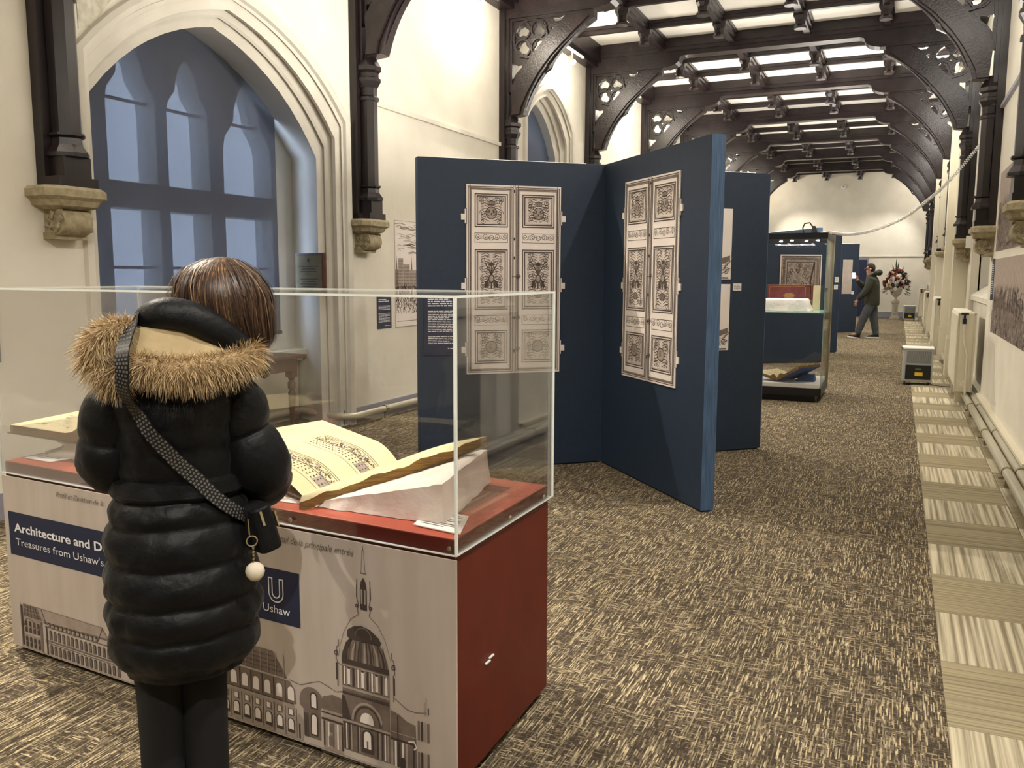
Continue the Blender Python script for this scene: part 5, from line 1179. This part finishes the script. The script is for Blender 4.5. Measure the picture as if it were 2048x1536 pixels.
mb.build('pupils', 'black', wm); MB().tube([(.105, .118, 1.375), (.13, .127, 1.373), (.155, .118, 1.375)], [.002, .006, .002], 6).build('mouth', 'fl_pink', wm, smooth='all')
# coat
SEAM = [.515, .615, .695, .79, .893, .955, 1.003, 1.076, 1.13, 1.20, 1.262]
def interp(x, T):
    for (a, *va), (b_, *vb) in zip(T, T[1:]):
        if x <= b_: t = max(0, min(1, (x-a)/(b_-a))); t = t*t*(3-2*t) if False else t; return [p+(q-p)*t for p, q in zip(va, vb)]
    return list(T[-1][1:])
PRO = [(.505, .150, .135, -.006), (.54, .170, .150, -.006), (.60, .182, .163, -.005), (.66, .184, .165, -.004), (.73, .181, .162, -.004), (.80, .176, .155, -.007), (.86, .173, .148, -.008), (.905, .166, .138, -.008), (.95, .150, .125, -.008), (1.0, .142, .118, -.006), (1.06, .141, .120, -.010), (1.12, .150, .128, -.010), (1.19, .155, .130, -.006), (1.245, .135, .115, .0), (1.29, .095, .085, .02), (1.33, .07, .065, .04)]
def puff(z, S=SEAM, amp=.019):
    for a, b_ in zip(S, S[1:]):
        if a <= z < b_: t = (z-a)/(b_-a); return amp*((math.sin(PI*t))**.55-.55)*(min(1, (b_-a)/.08))*(1 if z < 1.0 else .35)
    return -.3*amp
from mathutils import noise as mn
zs_ = []
z = .50
while z < 1.335: zs_.append(z); z += .0075
def coatpt(a, z, off=0):
    rx, ry, cx = interp(z, PRO); zz = z-.012*math.sin(a)*(-1 if z > 1.0 else 1)*0
    w = .006*mn.noise(Vector((math.cos(a)*4, math.sin(a)*4, z*16)))+.003*mn.noise(Vector((math.cos(a)*14, math.sin(a)*14, z*30)))
    back = .018*max(0, -math.sin(a))*math.exp(-((z-1.15)/.09)**2)
    se = puff(z+.012*math.cos(3*a)*0+.006*mn.noise(Vector((a*2, 0, round(z, 1)))))
    r = 1
    return V3(cx+(rx+se+w+off)*math.cos(a), (ry+se+w+back+off)*math.sin(a), z)
mb = MB(); NA = 96
rings = [[tuple(coatpt(2*PI*i/NA, z)) for i in range(NA)] for z in zs_]
hem = [[(x*.93, y*.93, .503) for x, y, _ in rings[0]], [(x*.86, y*.86, .515) for x, y, _ in rings[0]]][::-1]
mb.loft(hem+rings); mb.build('coat', 'coat', wm, smooth='all')
# belt
mb = MB(); mb.loft([[tuple(coatpt(2*PI*i/64, .957, o_)) for i in range(64)] for o_ in (0, .010)]+[[tuple(coatpt(2*PI*i/64, .965, .013)) for i in range(64)], [tuple(coatpt(2*PI*i/64, .997, .013)) for i in range(64)], [tuple(coatpt(2*PI*i/64, 1.003, .0)) for i in range(64)]], cap=False); mb.build('belt', 'coat', wm, smooth=True)
def sleeve(path, R, seams, n=28, seed=0):
    P = crom(path, 16); m_ = len(P); rr = []
    for i in range(m_):
        t = i/(m_-1); k = t*(len(R)-1); a = int(min(k, len(R)-2)); r = R[a]+(R[a+1]-R[a])*(k-a)
        pf = 0
        for s0, s1 in zip(seams, seams[1:]):
            if s0 <= t < s1: u = (t-s0)/(s1-s0); pf = .016*((math.sin(PI*u))**.5-.5)
        rr.append(r+pf)
    mb = MB(); mb.tube(P, rr, n); 
    for i, v in enumerate(mb.v): p = Vector(v); q = p+Vector((1, 1, 1)).normalized()*0; d_ = .005*mn.noise(p*22+Vector((seed, 0, 0))); mb.v[i] = (p.x+d_, p.y+d_*.5, p.z+d_)
    return mb
sleeve([(-.09, -.01, 1.235), (-.135, -.005, 1.19), (-.163, .0, 1.11), (-.160, .03, 1.03), (-.11, .13, 1.02), (-.07, .22, 1.05)], [.06, .066, .064, .066, .054, .042], [0, .18, .42, .66, .84, 1.01]).build('left_sleeve', 'coat', wm, smooth='all')
sleeve([(.085, -.01, 1.24), (.130, -.01, 1.19), (.155, -.01, 1.10), (.198, .0, .985), (.185, .10, .95), (.10, .21, 1.0)], [.06, .068, .066, .074, .06, .045], [0, .18, .40, .62, .82, 1.01], seed=5).build('right_sleeve', 'coat', wm, smooth='all')
# trousers and shoes
mb = MB()
for sx, ph in ((-.075, 0), (.032, 1)):
    rg = []
    for z, r, dy in ((.72, .075, 0), (.56, .066, 0), (.42, .058, .008), (.3, .055, -.0), (.16, .054, -.015), (.07, .056, -.02)): rg.append([(sx+r*math.cos(2*PI*k/20)*(1+.02*math.sin(3*k)), dy+r*1.1*math.sin(2*PI*k/20), z) for k in range(20)])
    mb.loft(rg)
mb.build('trousers', 'trouser', wm, smooth=True)
for sx in (-.078, .035):
    mb = MB(); mb.loft([[(sx+w*math.cos(2*PI*k/16), y0+l_*math.sin(2*PI*k/16), z) for k in range(16)] for z, w, l_, y0 in ((0, .042, .125, .035), (.02, .044, .13, .035), (.04, .042, .12, .03), (.065, .036, .07, -.0), (.09, .034, .045, -.018))]); mb.build('shoe', 'black', wm, smooth=True)
# hood: tan lining sheet, collar and fur
def hoodpt(u, v):
    top = [V3(-.115, -.075, 1.385), V3(-.06, -.10, 1.392), V3(.02, -.105, 1.375), V3(.10, -.095, 1.335), V3(.185, -.045, 1.285)]
    bot = [V3(-.135, -.12, 1.32), V3(-.07, -.160, 1.292), V3(.01, -.170, 1.283), V3(.09, -.155, 1.283), V3(.17, -.09, 1.268)]
    k = u*4; a = int(min(k, 3)); f = k-a; p = top[a].lerp(top[a+1], f).lerp(bot[a].lerp(bot[a+1], f), v); p.y -= .012*math.sin(v*PI)+.004*mn.noise(Vector((u*6, v*3, 2))); return p
mb = MB(); surf(mb, hoodpt, 30, 10); surf(mb, lambda u, v: hoodpt(u, v)+V3(0, .006, -.004), 30, 10); mb.build('hood_lining', 'tan', wm, smooth='all')
mb = MB(); surf(mb, lambda u, v: hoodpt(u, 0).lerp(V3(.03+u*.06, .05, 1.30), v)+V3(0, 0, .02*math.sin(v*PI)), 24, 8); mb.build('hood_inner', 'coat', wm, smooth='all')
cp_ = crom([(-.085, -.02, 1.36), (-.062, -.085, 1.392), (-.02, -.105, 1.408), (.04, -.108, 1.396), (.10, -.10, 1.362), (.16, -.07, 1.312), (.205, -.02, 1.268), (.215, .03, 1.25)], 8)
sleeve_r = [.018+.014*math.sin(PI*min(1, i/(len(cp_)-1)*1.1+.05)) for i in range(len(cp_))]
mb = MB(); mb.tube(cp_, sleeve_r, 16, flat=1.25); mb.build('collar', 'coat', wm, smooth='all')
def attr(o, vals):
    at = o.data.attributes.new('tone', 'FLOAT', 'POINT'); at.data.foreach_set('value', vals)
def fur(name, paths, N_, L_, seed, parent, droop=.35, outd=None):
    r = random.Random(seed); vs = []; fs = []; tn = []
    for path, rad_ in paths:
        P = crom(path, 10); mbt = MB(); mbt.tube(P, [rad_*(.5+.5*math.sin(PI*min(1, max(0, i/(len(P)-1)))))+.006 for i in range(len(P))], 12)
        o_ = len(vs); vs += mbt.v; fs += [tuple(o_+i for i in f) for f in mbt.f]; tn += [.25]*len(mbt.v)
        for k in range(N_):
            i = r.random()*(len(P)-1.01); a = int(i); c_ = P[a].lerp(P[a+1], i-a); t = (P[a+1]-P[a]).normalized()
            n = Vector((r.gauss(0, 1), r.gauss(0, 1), r.gauss(0, 1))); n = (n-t*n.dot(t)).normalized(); rr = rad_*(.5+.5*math.sin(PI*i/(len(P)-1)))
            p = c_+n*rr*.9; d = (n+t*r.uniform(-.5, .5)+Vector((0, -.25, -droop))).normalized(); ln = L_*(.5+r.random()*.8); w = .0011; side = d.cross(Vector((r.gauss(0, 1), r.gauss(0, 1), r.gauss(0, 1)))).normalized()
            tone = min(1, max(0, r.gauss(.5, .22))); o2 = len(vs); cv_ = Vector((r.uniform(-.3, .3), r.uniform(-.3, .3), -.5))
            for j in range(4):
                f = j/3; q = p+d*ln*f+cv_*ln*f*f*.5; ww = w*(1-f*.9)
                vs += [tuple(q+side*ww), tuple(q-side*ww)]; tn += [tone*(.35+.65*f)]*2
            fs += [(o2+2*j, o2+2*j+1, o2+2*j+3, o2+2*j+2) for j in range(3)]
    me = bpy.data.meshes.new(name); me.from_pydata(vs, [], fs); me.materials.append(M['fur'] if outd is None else M[outd]); o = bpy.data.objects.new(name, me); COL.objects.link(o); o.parent = parent; attr(o, tn)
    for p in me.polygons: p.use_smooth = True
    return o
f_ = fur('fur_trim', [([(-.095, -.11, 1.375), (-.135, -.11, 1.368), (-.172, -.10, 1.335), (-.168, -.105, 1.29), (-.130, -.125, 1.262), (-.115, -.13, 1.285)], .024),
      ([(-.10, -.135, 1.30), (-.06, -.165, 1.288), (0, -.178, 1.278), (.06, -.172, 1.280), (.12, -.145, 1.288), (.165, -.10, 1.302), (.185, -.06, 1.315)], .023)], 5200, .036, 3, wm)
f_['kind'] = 'stuff'
# hair: bob shell plus strands
HC = V3(.120, .02, 0)
HR = [(1.300, .056, .172), (1.325, .078, .155), (1.36, .099, .134), (1.40, .110, .122), (1.44, .111, .118), (1.475, .103, .114), (1.505, .084, .112), (1.528, .055, .113), (1.540, .022, .12), (1.543, .001, .12)]
def L_(a, z): return .006*mn.noise(Vector((math.cos(a)*2.2, math.sin(a)*2.2, z*9)))+.004*mn.noise(Vector((math.cos(a)*7, math.sin(a)*7, z*5)))-.006*max(0, 1-abs(math.cos(a+2.0)*6))*(1 if z > 1.42 else 0)
def hairpt(a, z, off=0):
    rx, cx = interp(z, HR); lobe = .012*math.cos(a)*(1 if z < 1.38 else 0)
    return V3(cx+.0+(rx+off+L_(a, z))*math.cos(a), .025+(rx*1.06+off+L_(a, z))*math.sin(a), z-.010*max(0, -math.cos(a))*0)
mb = MB(); zz = [1.308+.235*i/24 for i in range(25)]
rings = [[tuple(hairpt(2*PI*i/40, z, -.004)) for i in range(40)] for z in zz]
n0 = 0; vs = [p for r in rings for p in r]; fs = []
for j in range(24):
    for i in range(40):
        a = 2*PI*(i+.5)/40
        if zz[j] < 1.455 and math.sin(a) > .78: continue
        fs.append((j*40+i, j*40+(i+1) % 40, (j+1)*40+(i+1) % 40, (j+1)*40+i))
mb.add(vs, fs); hs = mb.build('hair', 'hair', wm, smooth='all'); attr(hs, [.18]*len(hs.data.vertices))
r_ = random.Random(21); vs = []; fs = []; tn = []
for k in range(5200):
    a0 = r_.random()*2*PI
    if math.sin(a0) > .8 and r_.random() < .93: continue
    z1 = 1.308+abs(r_.gauss(0, .018)); z0 = 1.543-abs(r_.gauss(0, .02)) if r_.random() < .75 else 1.52-r_.random()*.12
    if math.cos(a0) < -.3: z1 += .03
    dz = r_.gauss(0, .12); off = abs(r_.gauss(0, .004)) if r_.random() < .93 else abs(r_.gauss(0, .012)); tone = min(1, max(0, r_.gauss(.42, .24)+.16*math.sin(a0*11))); o2 = len(vs); n = 9
    curl_ = r_.gauss(0, .05)
    for j in range(n+1):
        f = j/n; z = z0+(z1-z0)*f; a = a0+dz*(1-f)**2+curl_*f*f
        p = hairpt(a, z, off+(.004*math.sin(f*PI))-(.010*max(0, f-.85)/.15)); t_ = V3(-math.sin(a), math.cos(a), 0); w = .0012*(1 if j < n else .2)
        vs += [tuple(p+t_*w), tuple(p-t_*w)]; tn += [tone*(1.0-.35*f)]*2
    fs += [(o2+2*j, o2+2*j+1, o2+2*j+3, o2+2*j+2) for j in range(n)]
me = bpy.data.meshes.new('hair_strands'); me.from_pydata(vs, [], fs); me.materials.append(M['hair']); o = bpy.data.objects.new('hair_strands', me); COL.objects.link(o); o.parent = wm; attr(o, tn); o['kind'] = 'stuff'
for p in me.polygons: p.use_smooth = True
# cross-body strap with pale dots, bag, key ring, fur bobble
def backy(u, z, off):
    rx, ry, cx = interp(z, PRO); c_ = max(-.97, min(.97, (u-cx)/(rx+.004))); b_ = .018*math.exp(-((z-1.15)/.09)**2)
    return -(ry+.006+b_)*math.sqrt(1-c_*c_)-off
sp_ = [(-.07, -.06, 1.40), (-.088, -.135, 1.385), (-.108, -.190, 1.335), (-.112, -.205, 1.285), (-.112, -.185, 1.235)]+[(u, backy(u, z, .010), z) for u, z in ((-.088, 1.182), (-.063, 1.134), (-.03, 1.09), (.0, 1.05), (.035, 1.01), (.070, .965), (.11, .925), (.145, .895))]
SP = crom(sp_, 12); mb = MB(); mbd = MB()
for i in range(len(SP)-1):
    t = (SP[i+1]-SP[i]).normalized(); out = Vector((SP[i].x*1.2, min(SP[i].y, -.05), 0)).normalized(); sd_ = t.cross(out).normalized(); out = sd_.cross(t)
    if i == 0: ring0 = None
    q = [SP[i]+sd_*.017+out*.0, SP[i]-sd_*.017, SP[i]-sd_*.017+out*.003, SP[i]+sd_*.017+out*.003]
    if ring0: mb.loft([ring0, [tuple(p) for p in q]], cap=False)
    ring0 = [tuple(p) for p in q]
    if i % 2 == 0:
        for c_ in (-.0125, -.0045, .0045, .0125):
            for dd in (0, .0):
                cc = SP[i]+sd_*(c_+(.002 if i % 4 else -.001))+out*.0035; mbd.add([tuple(cc+sd_*.0026+t*.0026), tuple(cc-sd_*.0026+t*.0026), tuple(cc-sd_*.0026-t*.0026), tuple(cc+sd_*.0026-t*.0026)], [(0, 1, 2, 3)])
mb.build('bag_strap', 'black', wm, smooth=True); mbd.build('strap_dots', 'strap_w', wm)['kind'] = 'stuff'
bg_ = MB(); Tb = Matrix.Translation((.178, -.075, .868)) @ Matrix.Rotation(rad(-14), 4, 'Y') @ Matrix.Rotation(rad(20), 4, 'Z')
bg_.box(-.030, .030, -.05, .05, -.065, .055, T=Tb, ch=.012); bag = bg_.build('handbag', 'coat', wm, bevel=.008)
MB().box(-.010, -.004, -.054, -.051, .008, .046, T=Tb).build('gold_clasp', 'gold', wm)
MB().box(.030, .034, -.045, -.02, -.01, .03, T=Tb).build('gold_buckle', 'gold', wm)
mb = MB(); mb.tube([(.155+.013*math.cos(2*PI*k/14), -.135, .845+.013*math.sin(2*PI*k/14)) for k in range(15)], .0018, 5)
for k in range(5): mb.tube([(.157+.002*(k % 2), -.136, .83-k*.009), (.158-.002*(k % 2), -.136, .824-k*.009)], .0028, 5)
mb.tube([(.148, -.13, .90), (.15, -.133, .86)], .002, 5); mb.build('key_ring', 'gold', wm)
o = MB().lathe([(0, -.025), (.012, -.022), (.021, -.012), (.024, 0), (.021, .012), (.012, .02), (0, .023)], (.160, -.136, .768), 16).build('fur_bobble', 'pom', wm, smooth='all')

# ---- man in the distance
MO = (-.60, 22.6, 0)
J = {'pelvis': (V3(.03, 0, .92), (.14, .11)), 'waist': (V3(.03, 0, 1.08), (.12, .10)), 'chest': (V3(.02, 0, 1.30), (.15, .12)), 'collar': (V3(-.0, 0, 1.45), (.08, .07)), 'neck': (V3(-.03, 0, 1.53), .055),
     'jaw': (V3(-.075, 0, 1.60), (.06, .06)), 'skull': (V3(-.045, 0, 1.69), (.085, .075)), 'crown': (V3(-.03, 0, 1.76), (.06, .055)), 'nose': (V3(-.175, 0, 1.665), .014), 'nosebridge': (V3(-.13, 0, 1.69), .016), 'chin': (V3(-.125, 0, 1.585), .026),
     'shL': (V3(0, -.15, 1.41), .05), 'elL': (V3(-.12, -.22, 1.14), .045), 'wrL': (V3(-.29, -.20, .93), .028), 'shR': (V3(0, .15, 1.41), .05), 'elR': (V3(-.16, .20, 1.24), .045), 'wrR': (V3(-.33, .08, 1.42), .028),
     'hipL': (V3(.03, -.09, .86), .09), 'knL': (V3(-.13, -.09, .50), .06), 'anL': (V3(-.24, -.09, .10), .04), 'toL': (V3(-.40, -.09, .075), .035), 'hipR': (V3(.04, .09, .86), .09), 'knR': (V3(.09, .09, .49), .06), 'anR': (V3(.17, .09, .09), .04), 'toR': (V3(.02, .09, .035), .035)}
E_ = [('pelvis', 'waist'), ('waist', 'chest'), ('chest', 'collar'), ('collar', 'neck'), ('neck', 'jaw'), ('jaw', 'skull'), ('skull', 'crown'), ('collar', 'shL'), ('shL', 'elL'), ('elL', 'wrL'), ('collar', 'shR'), ('shR', 'elR'), ('elR', 'wrR'), ('pelvis', 'hipL'), ('hipL', 'knL'), ('knL', 'anL'), ('anL', 'toL'), ('pelvis', 'hipR'), ('hipR', 'knR'), ('knR', 'anR'), ('anR', 'toR'), ('skull', 'nosebridge'), ('nosebridge', 'nose'), ('jaw', 'chin')]
hand(J, E_, 'wrL', (-.29, -.20, .93), (-.3, 0, -1), (-1, 0, .2), (.3, 1, 0), .5, 1.1); hand(J, E_, 'wrR', (-.33, .08, 1.42), (-.5, 0, 1), (.8, 0, .4), (-.6, -.8, 0), .7, 1.05)
mn_ = skin_body('person', J, E_, ''); mn_.location = MO; tag(mn_, 'distant man in an olive hooded jacket walking left, phone held up', 'person')
def rl(sections, n=28):
    return [[(cx+rx*math.cos(2*PI*k/n)*(1+.03*mn.noise(Vector((k, z*9, 0)))), cy+ry*math.sin(2*PI*k/n), z) for k in range(n)] for z, cx, cy, rx, ry in sections]
MB().loft(rl([(.80, .03, 0, .165, .20), (.82, .03, 0, .175, .21), (.95, .035, 0, .175, .205), (1.1, .035, 0, .165, .20), (1.25, .03, 0, .165, .215), (1.38, .02, 0, .155, .235), (1.45, .01, 0, .14, .22), (1.50, -.005, 0, .11, .15), (1.54, -.02, 0, .07, .07)])).build('jacket', 'olive', mn_, smooth='all')
for nm, pth, R in (('sleeve', [(.0, -.18, 1.43), (-.04, -.22, 1.30), (-.12, -.23, 1.13), (-.21, -.22, 1.02), (-.28, -.20, .95)], [.095, .09, .08, .07, .055]), ('sleeve', [(0, .18, 1.43), (-.07, .21, 1.32), (-.16, .21, 1.24), (-.25, .14, 1.32), (-.32, .085, 1.40)], [.095, .085, .078, .068, .055])):
    mb = MB(); P = crom(pth, 6); mb.tube(P, [R[min(4, int(i/len(P)*5))]+.003*math.sin(i*1.3) for i in range(len(P))], 14); mb.build(nm, 'olive', mn_, smooth='all')
MB().tube(crom([(-.06, -.10, 1.49), (.06, -.11, 1.56), (.15, -.05, 1.585), (.165, .0, 1.585), (.15, .05, 1.585), (.06, .11, 1.56), (-.06, .10, 1.49)], 6), [.035]*6+[.06]*6+[.075]*13+[.06]*6+[.035]*6, 12).build('hood', 'olive', mn_, smooth='all')
for sx, pts in ((-.09, [(.03, -.08, .88), (-.04, -.09, .70), (-.13, -.09, .50), (-.19, -.09, .3), (-.24, -.09, .12)]), (.09, [(.04, .08, .88), (.06, .09, .70), (.09, .09, .49), (.13, .09, .28), (.165, .09, .09)])):
    mb = MB(); P = crom(pts, 6); mb.tube(P, [.125-.055*i/(len(P)-1)+.004*math.sin(i*1.1) for i in range(len(P))], 16, upv=(0, 1, 0)); mb.build('trouser_leg', 'jeans', mn_, smooth='all')
for ox, oy, oz, tl in ((-.33, -.09, .0, -.16), (.09, .09, 0, 0)):
    T = Matrix.Translation((ox, oy, oz)) @ Matrix.Rotation(-tl, 4, 'Y')
    lp_ = lambda rr: [[(cx+l_*math.cos(2*PI*k/16), w*math.sin(2*PI*k/16), z) for k in range(16)] for z, w, l_, cx in rr]
    m1 = MB(); m1.loft([[tuple(T @ Vector(p)) for p in r] for r in lp_([(.0, .048, .155, 0), (.03, .05, .155, 0)])]); m1.build('sole', 'white', mn_, smooth=True)
    m1 = MB(); m1.loft([[tuple(T @ Vector(p)) for p in r] for r in lp_([(.03, .048, .150, 0), (.06, .046, .13, .01), (.09, .042, .075, .06), (.12, .04, .05, .085)])]); m1.build('shoe', 'black', mn_, smooth='all')
M['short_hair'] = mat('short_dark_hair', '#2a211c', .8, '#3a2f28', 60)
MB().loft(rl([(1.60, .015, 0, .045, .055), (1.65, .0, 0, .07, .078), (1.70, -.015, 0, .088, .084), (1.75, -.025, 0, .092, .078), (1.79, -.03, 0, .07, .055), (1.81, -.03, 0, .03, .025)], 20)).build('short_hair', 'short_hair', mn_, smooth='all')
MB().lathe([(0, -.008), (.02, -.004), (.024, .004), (0, .01)], (0, 0, 0), 12, T=Matrix.Translation((-.035, -.085, 1.665)) @ Matrix.Rotation(PI/2, 4, 'X')).build('ear', 'skin', mn_, smooth='all')
MB().tube([(-.12, -.062, 1.70), (-.05, -.088, 1.70)], .004, 5).box(-.145, -.138, -.06, -.005, 1.675, 1.71).box(-.145, -.138, .005, .06, 1.675, 1.71).build('glasses', 'black', mn_)
MB().box(-.012, .012, -.006, -.002, 0, .001).build('jacket_badge', 'tan', mn_).location = (-.06, -.235, 1.33)
ph = thing('phone', (MO[0]-.405, MO[1]+.03, 1.455), 'lit phone held up in the man\'s raised hand', 'phone')
MB().box(-.006, .004, -.045, .045, -.02, .135).build('phone_body', 'black', ph, bevel=.003); sr = MB().box(.0041, .0055, -.04, .04, -.012, .127).build('screen', emat('phone_screen', (.65, .8, 1), 1.6), ph)
ph.rotation_euler = (0, rad(-12), rad(-62))
